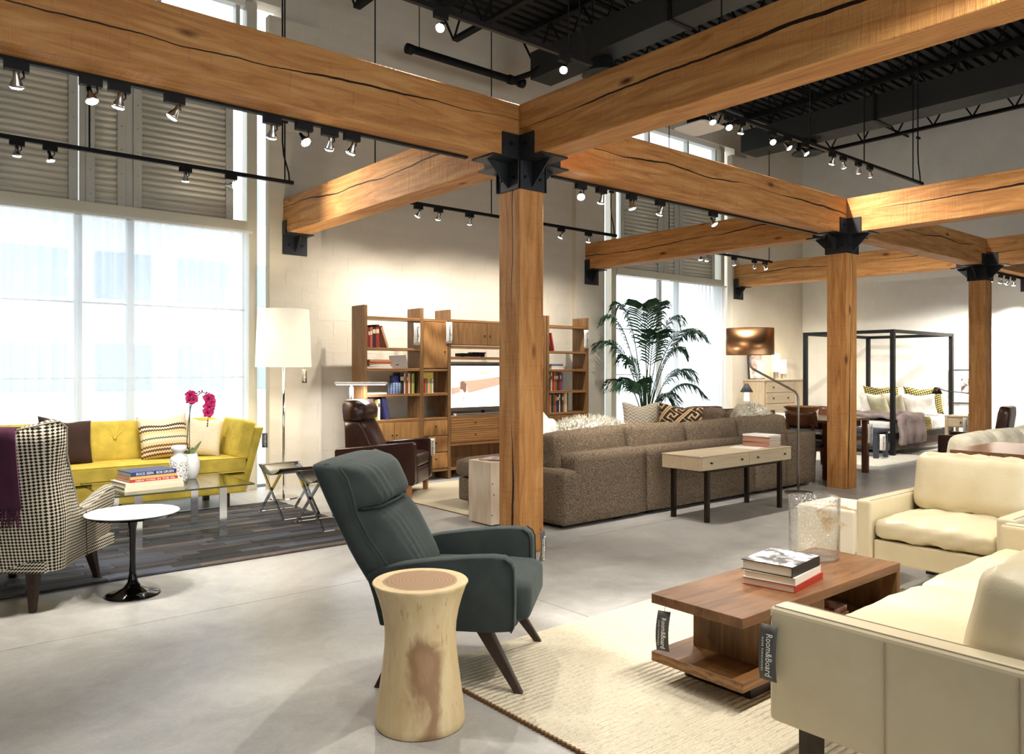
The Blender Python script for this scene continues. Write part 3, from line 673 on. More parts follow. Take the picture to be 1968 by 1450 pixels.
# ---------------------------------------------------------------- outside
struct(B(-30, 45, 9.3, 70, -.3, -.1).build('outside_ground', 'out_ground'), 'pale paving outside the windows')
def building(x0, x1, y, h, label):
    t = thing('office_building', label, 'building', ((x0+x1)/2, y, -.1)); hw = (x1-x0)/2
    B(-hw, hw, 0, 6, 0, h).build('walls', 'out_wall', t)
    n = int((x1-x0)/2.2)
    for r_ in range(int(h/2.6)):
        for k in range(n):
            x = -hw+1.1+2.2*k; f = B(x-.75, x+.75, -.03, .04, .9+2.6*r_, 2.2+2.6*r_).build('window', 'out_window', t)
building(-2, 14, 24, 8, 'pale office building dim behind the sheer curtain')
def tree(x, y, h, label):
    t = thing('street_tree', label, 'tree', (x, y, -.1)); rr = random.Random(int(x*10))
    MB().tube([(0, 0, 0), (.05, 0, h*.5), (0, .05, h*.8)], [.10, .07, .03], 8).build('trunk', 'bark', t, smooth=True)
    mb = MB()
    for k in range(260):
        a = rr.uniform(0, 6.28); b = rr.uniform(-1, 1); q = rr.uniform(.4, 1)**.5
        c = Vector((1.3*q*math.cos(a)*math.sqrt(1-b*b), 1.3*q*math.sin(a)*math.sqrt(1-b*b), h*.72+b*q*h*.3)); e = Euler((rr.uniform(0, 6), rr.uniform(0, 6), 0)).to_matrix(); s = rr.uniform(.12, .22)
        mb.add([c+e @ Vector(p)*s for p in ((-1, 0, 0), (0, -.5, .2), (1, 0, 0), (0, .5, .2))], [(0, 1, 2, 3)])
    o = mb.build('foliage', 'out_leaf', t)
tree(13.4, 14.5, 3.6, 'leafy street tree seen through the palm window')
# ================================================================ foreground
# teal velvet armchair --------------------------------------------------------
def armchair_teal():
    t = thing('armchair', 'teal velvet high back armchair with dark splayed legs', 'armchair', (2.19, 2.98, 0), R(-49))
    # back shell: rings from bottom to top; each ring rear edge right->left then front edge left->right
    def ring(z, xr, xf, hw, bow=.03, wing=0.0, n=9):
        r = []
        for i in range(n):
            s = -1+2*i/(n-1); r.append((xr+bow*s*s, hw*s, z-.0))
        for i in range(n):
            s = 1-2*i/(n-1); r.append((xf+wing*(abs(s)**4)-(.02 if abs(s) > .95 else 0), hw*s, z))
        return r
    lv = [(.265, -.27, -.20, .28), (.28, -.285, -.16, .295), (.40, -.34, -.20, .305), (.54, -.41, -.285, .318), (.66, -.465, -.365, .33), (.76, -.51, -.415, .342), (.84, -.545, -.43, .352), (.92, -.578, -.452, .36), (.962, -.598, -.485, .36), (.982, -.60, -.53, .345)]
    MB().rings([ring(z, a-(.035 if z > .5 else .01), b, h+.012, .012, .012 if z > .5 else 0) for z, a, b, h in lv]).build('back_shell', 'teal_velvet', t, smooth=True, sub=1)
    # inner back and headrest cushions following the lean
    def pad(z0, z1, x0, x1, hw0, hw1, bulge, nm, lipz=0.0):
        rows = []
        for i in range(33):
            s = -1+2*i/32; row = []
            for j in range(11):
                q = j/10; z = z0+(z1-z0)*q; x = x0+(x1-x0)*q; hw = hw0+(hw1-hw0)*q
                e = (1-abs(s)**5)**.5*(1-abs(2*q-1)**5)**.5
                cr = .006*math.sin(30*s+7*q)*math.exp(-(s+.45)**2*9)
                row.append((x+bulge*e+cr*e, hw*s, z))
            rows.append(row)
        o = link(nm, uvgrid(rows), 'teal_velvet', t); return o
    pad(.40, .785, -.245, -.455, .285, .322, .135, 'back_cushion'); pad(.765, .978, -.45, -.555, .328, .345, .150, 'headrest')
    for s in (-1,): MB().tube([(b+.014, s*(h+.008), z) for z, a, b, h in lv[3:9]], .006, 6).build('piping', 'teal_velvet', t, smooth=True)
    o = MB().tube([(-.40, -.30, .776), (-.342, -.2, .774), (-.332, 0, .773), (-.342, .2, .774), (-.40, .30, .776)], .006, 6).build('seam', 'teal_velvet', t, smooth=True)
    # arms
    for s in (-1, 1):
        prof = [(-.30, .275), (-.33, .40), (-.36, .49), (-.31, .525), (-.19, .552), (-.05, .574), (.10, .590), (.20, .596), (.255, .592), (.285, .572), (.297, .545), (.300, .40), (.297, .30), (.285, .277), (.20, .268), (-.10, .266)]
        rs = []
        for y, k in ((.262, .965), (.268, .99), (.30, 1.0), (.335, .992), (.345, .96)):
            cx, cz = -.02, .42
            rs.append([(cx+(x-cx)*(1-(1-k)*.55), s*(y+.025*max(0, (z-.3))), cz+(z-cz)*(1-(1-k)*.7)) for x, z in prof])
        a = MB().rings(rs).build('arm', 'teal_velvet', t, smooth=True)
        a.modifiers.new('b', 'BEVEL').width = .006
        MB().tube([(x, s*(.348+.025*max(0, z-.3)), z) for x, z in prof[8:14]], .004, 6).build('piping', 'teal_velvet', a, smooth=True)
        MB().tube([(x-.012, s*(.262+.02*max(0, z-.3)), z) for x, z in prof[8:14]], .0035, 6).build('piping', 'teal_velvet', a, smooth=True)
    link('seat_cushion', soft(.60, .53, .17, .045, .02), 'teal_velvet', t, (.055, 0, .375))
    o = link('seat_rail', soft(.56, .58, .10, .03), 'teal_velvet', t, (.02, 0, .315))
    for sy in (-1, 1):
        for sx, top, foot in ((1, .14, .325), (-1, -.16, -.31)):
            m = MB(); pts = []
            for q in (0, .5, 1):
                pass
            y = sy*.27; yf = sy*.325
            r_ = []
            for q in (0, .25, 1):
                x = top+(foot-top)*(q if sx > 0 else q); yy = y+(yf-y)*q; z = .285*(1-q); w_ = .040-.018*q; d = .058-.030*q
                r_.append([(x-d, yy-w_/1, z), (x+d, yy-w_/1, z), (x+d, yy+w_/1, z), (x-d, yy+w_/1, z)] if False else [(x-d*.62, yy-w_*.62, z), (x+d*.62, yy-w_*.62, z), (x+d*.62, yy+w_*.62, z), (x-d*.62, yy+w_*.62, z)])
            m.rings(r_); m.build('leg', 'dark_leg', t, bevel=.004)
        MB().prism([(-.20, .285), (.18, .285), (.165, .245), (.10, .262), (-.10, .262), (-.18, .245)], 'y', sy*.27-.018, sy*.27+.018).build('leg_rail', 'dark_leg', t)
armchair_teal()
hang_tag('dark hang tag on the far arm of the teal armchair', (2.682, 2.968, .565), R(22), lean=R(2), ht=.16, cord=.015)
# stump table ------------------------------------------------------------------
o = MB().lathe([(.0, 0), (.172, .0), (.178, .006), (.176, .03), (.168, .10), (.158, .17), (.149, .24), (.142, .31), (.1405, .36), (.143, .40), (.152, .45), (.166, .50), (.182, .545), (.190, .557), (.186, .562), (.0, .562)], 64, (0, 0, 0), cap=False).build('stump_stool', 'stump_wood', loc=(1.70, 2.60, 0), smooth=False)
o.data.polygons.foreach_set('use_smooth', [p.normal.z < .7 for p in o.data.polygons])
tag(o, 'pale hourglass tree stump stool with brown heartwood', 'stool')
# wool rug ---------------------------------------------------------------------
t = thing('area_rug', 'cream woven wool rug under the walnut coffee table', 'rug', (3.5, 1.6, 0))
rx0, rx1, ry0, ry1 = -1.50, 1.55, -1.9, 1.46
B(rx0, rx1, ry0, ry1, .001, .014).build('pile', 'wool_rug', t, bevel=.005)
mb = MB(); y = ry0
while y < ry1-.01: mb.cbox((rx0-.002, y+.012, .008), (.012, .017, .013), Euler((0, 0, .5)).to_matrix()); y += .0235
o = mb.build('edge_stitching', 'rug_binding', t); o['kind'] = 'stuff'
# walnut coffee table -----------------------------------------------------------
t = thing('coffee_table', 'low walnut coffee table with open cubby base', 'table', (3.405, 2.025, 0))
hx, hy = .705, .235
B(-hx, hx, -hy, hy, .357, .40).build('top', 'walnut_top', t, bevel=.002, seg=1)
B(hx-.035, hx, -hy, hy, .10, .3565).build('end_panel', 'walnut', t, bevel=.002, seg=1)
B(-hx, hx, -hy, hy, .10, .142).build('base_panel', 'walnut_warm_h', t, bevel=.002, seg=1)
B(-.50, -.47, -.19, .16, .1425, .3565).build('side_panel', 'walnut', t)
B(-.47, hx-.036, .12, .16, .1425, .3565).build('back_panel', 'walnut', t)
B(.02, .05, -.16, .12, .1425, .3565).build('divider', 'walnut', t)
B(-.47, .02, -.19, -.16, .1425, .3565).build('front_panel', 'walnut', t)
B(-.55, .60, -.17, .17, .0141, .0995).build('plinth', 'dark_leg', t)
hang_tag('dark hang tag hanging from the left end of walnut coffee table', (2.705, 2.19, .335), R(-72), lean=R(-6), bend=-.03 if False else .02, cord=.02, ht=.17, wd=.058)
def book(name, label, cat, wd, dp, th, loc, rz, cover, page='paper', spine='y-', group=None, fn=None):
    """closed book lying flat: wd along x, dp along y, spine on the -y side"""
    t = thing(name, label, cat, loc, rz, group)
    c = .003
    B(-wd/2, wd/2, -dp/2, dp/2, 0, c).build('back_cover', cover, t); B(-wd/2, wd/2, -dp/2, dp/2, th-c, th).build('front_cover', cover, t)
    B(-wd/2, wd/2, -dp/2, -dp/2+c, c, th-c).build('spine', cover, t)
    B(-wd/2+.006, wd/2-.006, -dp/2+c, dp/2-.006, c, th-c).build('pages', page, t)
    return t
mat('cover_white', (236, 232, 226), .4); mat('cover_red', (176, 52, 36), .5); mat('cover_black', (28, 26, 28), .5); mat('cover_blue', (44, 58, 110), .45); mat('cover_tan', (222, 176, 110), .55); mat('cover_cream', (232, 222, 194), .6)
m = mat('photo_cover', (220, 220, 218), .35); g = NG(m); n = g.noise(g.co('Object', (1, 1, 1)), 14, 4, .55, .8); g.col(g.ramp(n, [(.40, (40, 40, 44)), (.50, (120, 120, 124)), (.56, (240, 240, 240))]))
a = R(8)
book('book', 'red backed book at the bottom of the coffee table stack', 'book', .335, .25, .032, (3.33, 1.99, .40), a, 'cover_red', group='coffee table books')
book('book', 'white jacketed book in the middle of the coffee table stack', 'book', .32, .245, .034, (3.325, 1.99, .4325), a+.02, 'cover_white', group='coffee table books')
t = book('book', 'thick book with black and white photo cover on top of stack', 'book', .31, .245, .046, (3.32, 1.995, .467), a-.02, 'cover_black', group='coffee table books')
B(-.152, .152, -.12, .12, .0461, .0468).build('cover_print', 'photo_cover', t)
# seeded glass hurricane vase
t = thing('glass_vase', 'tall clear seeded glass cylinder on the walnut table', 'vase', (3.87, 2.13, .40))
MB().lathe([(.0, .004), (.118, .004), (.126, .02), (.128, .20), (.129, .325), (.1255, .325), (.1245, .20), (.121, .03), (.0, .028)], 40, cap=False).build('glass_body', 'bubble_glass', t, smooth=True)
# magazines in the cubby
m = mat('magazine_cover', (120, 60, 50), .35); g = NG(m); n = g.noise(g.co('Object'), 12, 3, .5, .5); g.col(g.ramp(n, [(.35, (40, 34, 44)), (.5, (150, 84, 70)), (.65, (226, 200, 180))]))
for k in range(3):
    book('magazine', ('glossy magazine at the bottom of the cubby pile', 'glossy magazine in the middle of the cubby pile', 'glossy magazine on top of the coffee table cubby pile')[k], 'magazine', .23, .20, .026, (3.66, 1.99+.006*k, .1426+.0265*k), R(3*k-4), 'magazine_cover', group='cubby magazines')
# cream leather sofa and chair ----------------------------------------------------
def leather_seat(name, label, L, D, armw, loc, rz, nseat, backs, arm_h=.58, base=(.19, .35), seat_h=.465, back_h=.80):
    """local: width along x (0..L), front at y=0, depth to -D"""
    t = thing(name, label, 'sofa' if nseat > 1 else 'armchair', loc, rz)
    for s in (0, 1):
        x0 = 0 if s == 0 else L-armw
        o = B(x0, x0+armw, -D, 0, base[0], arm_h).build('arm', 'cream_leather', t, bevel=.018, seg=3)
        xo = x0-.001 if s == 0 else x0+armw+.001
        for y in (-.42*D, -.80*D) if nseat > 1 else ():
            MB().tube([(xo, y, base[0]+.02), (xo, y, arm_h-.02)], .0035, 5).build('seam', 'taupe_leather', o)
        for xx in (x0+.012, x0+armw-.012):
            MB().tube([(xx, -D+.02, arm_h-.001), (xx, -.015, arm_h-.001)], .003, 5).build('piping', 'taupe_leather', o)
    iw = L-2*armw
    B(armw+.002, L-armw-.002, -D+.02, -.025, base[0]+.01, base[1]).build('base', 'cream_leather', t, bevel=.012, seg=2)
    B(armw, L-armw, -D, -D+.16, base[0], arm_h+.04).build('back_frame', 'cream_leather', t, bevel=.02, seg=3)
    cw = iw/nseat
    for k in range(nseat):
        link('seat_cushion', soft(cw-.008, D-.19, seat_h-base[1]-.002, .05, .022, .0, 14, .009 if nseat == 1 else .004, k), 'cream_leather', t, (armw+cw*(k+.5), -(D-.19)/2-.005, (seat_h+base[1])/2+.004))
        o = link('back_cushion', soft(cw-.012, .20, back_h-seat_h+.02, .07, 0, .03, 14, .009, k+4), 'cream_leather', t, (armw+cw*(k+.5), -D+.27, (back_h+seat_h)/2), (R(12), 0, 0))
    for x in (.12, L-.12):
        for y in (-.09, -D+.09): B(x-.03, x+.03, y-.03, y+.03, .0142 if name == 'x' else .0005, base[0]).build('leg', 'dark_leg', t)
    return t
leather_seat('leather_sofa', 'cream leather sofa with track arms at lower right', 2.27, .94, .105, (2.37, 1.47, .0142), 0, 2, 2)
leather_seat('leather_armchair', 'wide cream leather armchair at the end of the rug', .87, .92, .095, (4.72, 1.455, .0142), R(90), 1, 1, base=(.20, .345), seat_h=.475, back_h=.83)
hang_tag('large dark hang tag on the front corner of cream leather sofa', (2.352, 1.455, .535), R(-88), lean=R(-3), ht=.185, wd=.062, cord=.03)
# cowhide cube
t = thing('cowhide_cube', 'white and tan cowhide cube ottoman beside the cream armchair', 'ottoman', (5.32, 2.72, 0), 0)
B(-.24, .24, -.21, .21, .03, .45).build('body', 'cowhide', t, bevel=.02, seg=3)
for x in (-.2, .2):
    for y in (-.17, .17): B(x-.02, x+.02, y-.02, y+.02, .0, .031).build('foot', 'dark_leg', t)

# ================================================================ left group
# dark hide rug, laid in strips
t = thing('hide_rug', 'dark patchwork cowhide rug of narrow strips under the glass table', 'rug', (0, 0, 0))
B(-.6, 3.36, 5.60, 7.80, .001, .006).build('backing', 'rug_back', t)
rr = random.Random(3); _h = {}
y = 5.60; n_s = 0
while y < 7.80-.01:
    x = -.6-rr.uniform(0, .5); d = .078
    while x < 3.36:
        L = rr.choice((.45, .6, .75)); a, b = max(x, -.6), min(x+L, 3.36)
        if b-a > .05 and a < 3.36:
            k = (round(b-a, 2), rr.choice((0, 0, 1, 2, 2, 3, 3, 4)))
            if k not in _h:
                me = B(-k[0]/2+.002, k[0]/2-.002, -d/2+.0015, d/2-.0015, 0, .008).mesh('hide_strip'); me.materials.append(MT('hide_%d' % k[1])); _h[k] = me
            o = bpy.data.objects.new('hide_strip', _h[k]); COL.objects.link(o); o.parent = t; o.location = ((a+b)/2, y+d/2, .006+rr.uniform(0, .003)); n_s += 1
        x += L
    y += d
# houndstooth wing chair (seen from behind)
def houndstooth():
    t = thing('wing_chair', 'black and cream houndstooth wing chair seen from behind', 'armchair', (.758, 5.646, 0), R(51))
    Z0 = .235
    pts = []   # plan path from right arm front round the back to left arm front: x, y, top z, lean
    half = [(.44, -.355, .60, 0), (.40, -.365, .612, 0), (.25, -.385, .598, 0), (.08, -.41, .565, 0), (-.06, -.425, .545, .01), (-.14, -.435, .57, .02), (-.20, -.445, .70, .03), (-.235, -.455, .90, .05), (-.27, -.465, 1.06, .07), (-.32, -.462, 1.10, .09), (-.375, -.44, 1.095, .11), (-.41, -.39, 1.08, .12), (-.43, -.30, 1.06, .13), (-.445, -.15, 1.045, .13), (-.45, 0, 1.04, .13)]
    path = half+[(x, -y, z, l) for x, y, z, l in half[::-1][1:]]
    n = len(path); outer = []; inner = []
    for i, (x, y, zt, ln) in enumerate(path):
        a = path[max(0, i-1)]; b = path[min(n-1, i+1)]; tx, ty = b[0]-a[0], b[1]-a[1]; l = math.hypot(tx, ty) or 1
        nx, ny = ty/l, -tx/l      # outward (to the right of travel)
        if nx*x+ny*y < 0: nx, ny = -nx, -ny
        th = .085 if zt > .9 else .075
        col_o = []; col_i = []
        for j in range(9):
            q = j/8; z = Z0+(zt-Z0)*q; wv = .035*math.exp(-((z-.78)/.16)**2) if zt > .85 and abs(y) > .38 else 0
            bulge = -.05*(1-q)**2
            px_ = x-ln*q+nx*(bulge-wv); py_ = y+ny*(bulge-wv)
            col_o.append((px_, py_, z)); col_i.append((px_-nx*th, py_-ny*th, z))
        top = [(col_o[-1][0]-nx*th*f, col_o[-1][1]-ny*th*f, zt+.016*math.sin(PI*f)) for f in (.25, .5, .75)]
        outer.append(col_o+top+col_i[::-1])
    me = uvgrid(outer); o = link('shell', me, 'houndstooth', t)
    # end caps of the arms
    for k in (0, n-1):
        mb = MB(); r_ = outer[k]; mb.add(r_, [tuple(range(len(r_)))]); mb.build('arm_front', 'houndstooth', t)
    MB().box(-.40, .40, -.37, .37, .235, .30).build('seat_deck', 'houndstooth', t)
    link('seat_cushion', soft(.72, .62, .17, .05, .02), 'houndstooth', t, (.05, 0, .385))
    MB().tube([(outer[i][8][0], outer[i][8][1], outer[i][8][2]+.004) for i in range(n)], .005, 6).build('piping', 'houndstooth', t, smooth=True)
    MB().tube([(p[0], p[1], p[2]) for p in [(-.06+.004, -.43, .25), (-.06, -.428, .40), (-.065, -.43, .53)]], .003, 5).build('seam', 'ink_dark', t)
    for sx, sy in ((-1, -1), (-1, 1), (1, -1), (1, 1)):
        x, y = sx*.30, sy*.25
        MB().rings([[(x+dx*.033, y+dy*.033, .245) for dx, dy in ((-1, -1), (1, -1), (1, 1), (-1, 1))], [(sx*.36+dx*.016, sy*.28+dy*.016, .0) for dx, dy in ((-1, -1), (1, -1), (1, 1), (-1, 1))]]).build('leg', 'dark_leg', t, bevel=.004)
    return t, outer
hc, ho = houndstooth()
for o in hc.children:
    if o.name.startswith('seat') and not o.data.uv_layers:
        u = o.data.uv_layers.new()
        for l in o.data.loops: c = o.data.vertices[l.vertex_index].co; u.data[l.index].uv = (c.x+c.z, c.y+c.z)
# purple throw over the back: follows the back panel
t = thing('wool_throw', 'purple wool throw with fringe draped over the houndstooth chair', 'throw', (.758, 5.646, 0), R(51))
rows = []
for i in range(11):
    y = -.31+.42*i/10; row = []
    for z in (.62, .70, .80, .90, 1.0, 1.045): row.append((-.45-.13*(z-.235)/.81-.05*0-.010-.004*math.sin(i*2.2+z*9), y-.02*(z-.6), z-.0))
    row += [(-.575, y, 1.068), (-.53, y, 1.075), (-.48, y, 1.06), (-.455, y, 1.0), (-.435, y, .9)]
    rows.append(row)
link('cloth', uvgrid(rows), 'purple_wool', t, solid=.010)
mb = MB(); rr = random.Random(5)
for i in range(46):
    y = -.305+.415*i/45+rr.uniform(-.004, .004); x = -.45-.13*.47-.011; mb.tube([(x, y, .625), (x-.004+rr.uniform(-.008, .004), y+rr.uniform(-.006, .006), .57), (x+rr.uniform(-.012, .006), y+rr.uniform(-.012, .012), .53-rr.uniform(0, .02))], [.005, .004, .0025], 5)
o = mb.build('fringe', 'purple_wool', t); o['kind'] = 'stuff'
# tulip table
t = thing('side_table', 'white topped round pedestal table with glossy black base', 'side table', (1.285, 5.21, 0), 0)
MB().lathe([(.0, 0), (.158, .0), (.161, .004), (.15, .010), (.10, .022), (.055, .045), (.030, .08), (.020, .13), (.0165, .20), (.0165, .30), (.020, .40), (.030, .46), (.045, .492), (.0, .492)], 40, cap=False).build('pedestal', 'gloss_black', t, smooth=True)
MB().lathe([(.0, .4925), (.25, .4925), (.268, .505), (.272, .512), (.0, .512)], 56, cap=False).build('edge', 'gloss_black', t)
MB().lathe([(.0, .5122), (.270, .5122), (.269, .5155), (.0, .5155)], 56, cap=False).build('top', 'white_gloss', t)
# glass coffee table
t = thing('glass_table', 'glass coffee table on flat chrome legs before the yellow sofa', 'table', (1.965, 6.87, .0145), 0)
B(-.565, .565, -.465, .465, .413, .426).build('glass_top', 'table_glass', t)
for (a, b, c, d) in ((-.566, .566, -.4665, -.4655), (-.566, .566, .4655, .4665), (-.5665, -.5655, -.465, .465), (.5655, .5665, -.465, .465)): B(a, b, c, d, .413, .426).build('glass_edge', 'glass_edge', t)
for x in (-.34, .31):
    for y in (-.44, .28):
        B(x-.03, x+.03, y-.007, y+.007, 0, .412).build('leg', 'chrome', t)
    B(x-.03, x+.03, -.44, .28, .398, .4125).build('leg_bridge', 'chrome', t)
ZG = .0145+.426
for k, (lab, c, w_, d, th, rz, ttl) in enumerate((('white art book at the bottom of the glass table stack', 'cover_cream', .46, .33, .034, 6, None), ('second cream art book from the bottom on the glass table', 'cover_cream', .45, .32, .032, 7, None), ('red book with white title in the glass table stack', 'cover_red', .38, .28, .022, 8, 'NEW YORK IN THE 70s'), ('tan photo book below the blue one on the glass table', 'cover_tan', .37, .27, .022, 8, None), ('dark blue book on top of the glass table stack', 'cover_blue', .36, .27, .034, 8, 'ROCK SEEN   BOB GRUEN'))):
    z = ZG+.0005+(0, .0345, .067, .0895, .112)[k]
    b = book('book', lab, 'book', w_, d, th, (1.77, 6.74-.0*k, z), R(rz), c, group='glass table books')
    if ttl: text(ttl, th*.82, 'ink_white', b, (.01, -d/2-.0006, th/2), (R(90), 0, 0), .0004, fit=w_*.82)
# white carved jar
t = thing('carved_jar', 'white carved ceramic jar with round knob on the glass table', 'jar', (2.06, 6.88, ZG+.0005))
MB().lathe([(.0, 0), (.055, 0), (.058, .01), (.064, .10), (.070, .17), (.071, .195), (.062, .212), (.044, .222), (.036, .235), (.040, .255), (.058, .268), (.063, .285), (.060, .302), (.045, .312), (.0, .316)], 36, cap=False).build('body', 'white_gloss', t, smooth=True)
for k in range(10):
    for j in range(4):
        a = 2*PI*(k+.5*(j % 2))/10; z = .035+.042*j; r_ = .0605+.06*z*1.0+.003
        mb = MB().tube([(r_*math.cos(a+.16*math.cos(q)), r_*math.sin(a+.16*math.cos(q)), z+.016*math.sin(q)) for q in [2*PI*i/10 for i in range(10)]], .0035, 5, loop=True); mb.build('carving', 'white_gloss', t, smooth=True)
# orchid
t = thing('potted_orchid', 'magenta orchid in a round white pot on the glass table', 'plant', (2.20, 7.02, ZG+.0005))
MB().lathe([(.0, 0), (.045, 0), (.05, .006), (.068, .05), (.078, .11), (.074, .17), (.055, .215), (.052, .222), (.048, .22), (.06, .18), (.0, .17)], 32, cap=False).build('pot', 'white_gloss', t, smooth=True)
MB().tube([(-.01, 0, .18), (-.03, 0, .33), (-.015, 0, .50), (.0, 0, .62), (.03, 0, .70), (.09, -.01, .755), (.12, -.02, .75), (.145, -.02, .70)], .0038, 6).build('stem', 'stem_green', t, smooth=True)
MB().tube([(-.008, 0, .18), (-.005, .01, .45), (-.0, .01, .70), (.01, .0, .76)], .003, 6).build('stem', 'bark', t, smooth=True)
for p in ((.05, -.01, .745), (.075, 0, .76), (.10, 0, .765), (.14, 0, .75), (.145, -.01, .50), (.143, -.01, .475), (.142, -.01, .455), (.025, 0, .69)): MB().lathe([(.0, -.01), (.007, -.003), (.0075, .003), (.0, .011)], 8, p).build('bud', 'orchid_dark', t, smooth=True)
MB().tube([(.145, -.02, .70), (.148, -.02, .60), (.143, -.012, .45)], .0022, 5).build('stem', 'bark', t)
def bloom(p, s, rot):
    fl = None
    for k in range(5):
        a = R(90+72*k)+rot; L = s*(1.0 if k in (0, 2, 3) else 1.1); wd_ = s*(.42 if k in (0, 2, 3) else .62)
        def fn(u, v, a=a, L=L, wd_=wd_):
            r_ = L*v; w2 = wd_*math.sin(PI*min(1, v*.92+.06))*(2*u-1); return (p[0]+r_*math.cos(a)-w2*math.sin(a), p[1]-.012*math.sin(v*PI)-.006*(2*u-1)**2, p[2]+r_*math.sin(a)+w2*math.cos(a))
        o = MB().grid(fn, 6, 6).build('petal', 'orchid_pink', t, smooth=True)
    MB().lathe([(.0, -.012), (.009, -.004), (.008, .006), (.0, .012)], 8, (p[0], p[1]-.016, p[2])).build('bloom_heart', 'orchid_dark', t, smooth=True)
for p, s, r_ in (((-.005, -.01, .735), .045, .2), ((.015, -.022, .695), .045, .5), ((-.015, -.02, .69), .04, -.3), ((.145, -.03, .70), .052, 0), ((.15, -.035, .63), .055, .3), ((.135, -.04, .575), .05, -.2), ((.165, -.03, .665), .045, .4)): bloom(p, s, r_)
for a, b, ln in ((R(200), .17, .10), (R(20), .20, .10), (R(60), .10, .08), (R(150), .10, .07)):
    def fn(u, v, a=a, b=b, ln=ln):
        w2 = .024*math.sin(PI*min(.98, v*.85+.12))*(2*u-1); r_ = .01+ln*v; return (r_*math.cos(a)-w2*math.sin(a), r_*math.sin(a)+w2*math.cos(a), .20+b*v*.55+.012*abs(2*u-1))
    MB().grid(fn, 4, 8).build('leaf', 'leaf_light', t, smooth=True, solid=.002)
# folding stools
def stool(loc, label):
    t = thing('folding_stool', label, 'stool', loc, 0, 'folding stools'); D = .36; W_ = .56; H_ = .455
    for k, x in enumerate((0, D)):
        MB().bar((x, 0, .004), (x, W_-.04, H_), .034, .007, (1, 0, 0)).build('leg', 'chrome', t); MB().bar((x+.008, W_, .004), (x+.008, .04, H_), .034, .007, (1, 0, 0)).build('leg', 'chrome', t)
    for y in (0, W_): B(0, D, y-.017, y+.017, 0, .007).build('foot_bar', 'chrome', t)
    for y in (.04, W_-.04): MB().tube([(-.01, y, H_), (D+.02, y, H_)], .010, 8).build('seat_rod', 'dark_bronze', t)
    def fn(u, v): y = .03+(W_-.06)*v; return (-.02+(D+.05)*u, y, H_+.012-.075*math.sin(PI*v)**.8)
    MB().grid(fn, 6, 14).build('sling_seat', 'black_leather', t, smooth=True, solid=.006)
stool((2.95, 6.79, .0145), 'black leather folding stool nearest the white floor lamp'); stool((3.0, 6.08, .0145), 'black leather folding stool behind the teal armchair')
hang_tag('dark hang tag under the folding stools', (3.36, 7.18, .33), R(-40), ht=.13, cord=.1)
# white floor lamp
t = thing('floor_lamp', 'chrome floor lamp with tall white drum shade', 'floor lamp', (3.50, 8.05, 0))
MB().lathe([(.0, 0), (.158, 0), (.16, .005), (.158, .016), (.15, .02), (.02, .024), (.0, .03)], 40, cap=False).build('base', 'chrome', t, smooth=False)
MB().tube([(0, 0, .02), (0, 0, 1.50)], .014, 12).build('pole', 'chrome', t, smooth=True)
MB().lathe([(.295, 1.425), (.270, 2.045), (.265, 2.045), (.29, 1.425)], 48, cap=False).build('shade', 'lamp_shade_lit', t, smooth=True)
MB().tube([(-.27, 0, 2.02), (.27, 0, 2.02)], .004, 6).build('spider', 'chrome', t); MB().tube([(0, 0, 1.5), (0, 0, 2.02)], .005, 6).build('stem', 'chrome', t)
ld = bpy.data.lights.new('lamp_bulb', 'POINT'); ld.energy = 40; ld.color = (1, .88, .66); ld.shadow_soft_size = .06
lo = bpy.data.objects.new('lamp_bulb', ld); COL.objects.link(lo); lo.parent = t; lo.location = (0, 0, 1.72)
hang_tag('dark hang tag below the white lamp shade', (3.72, 8.0, 1.40), R(-40), ht=.15, cord=.05)
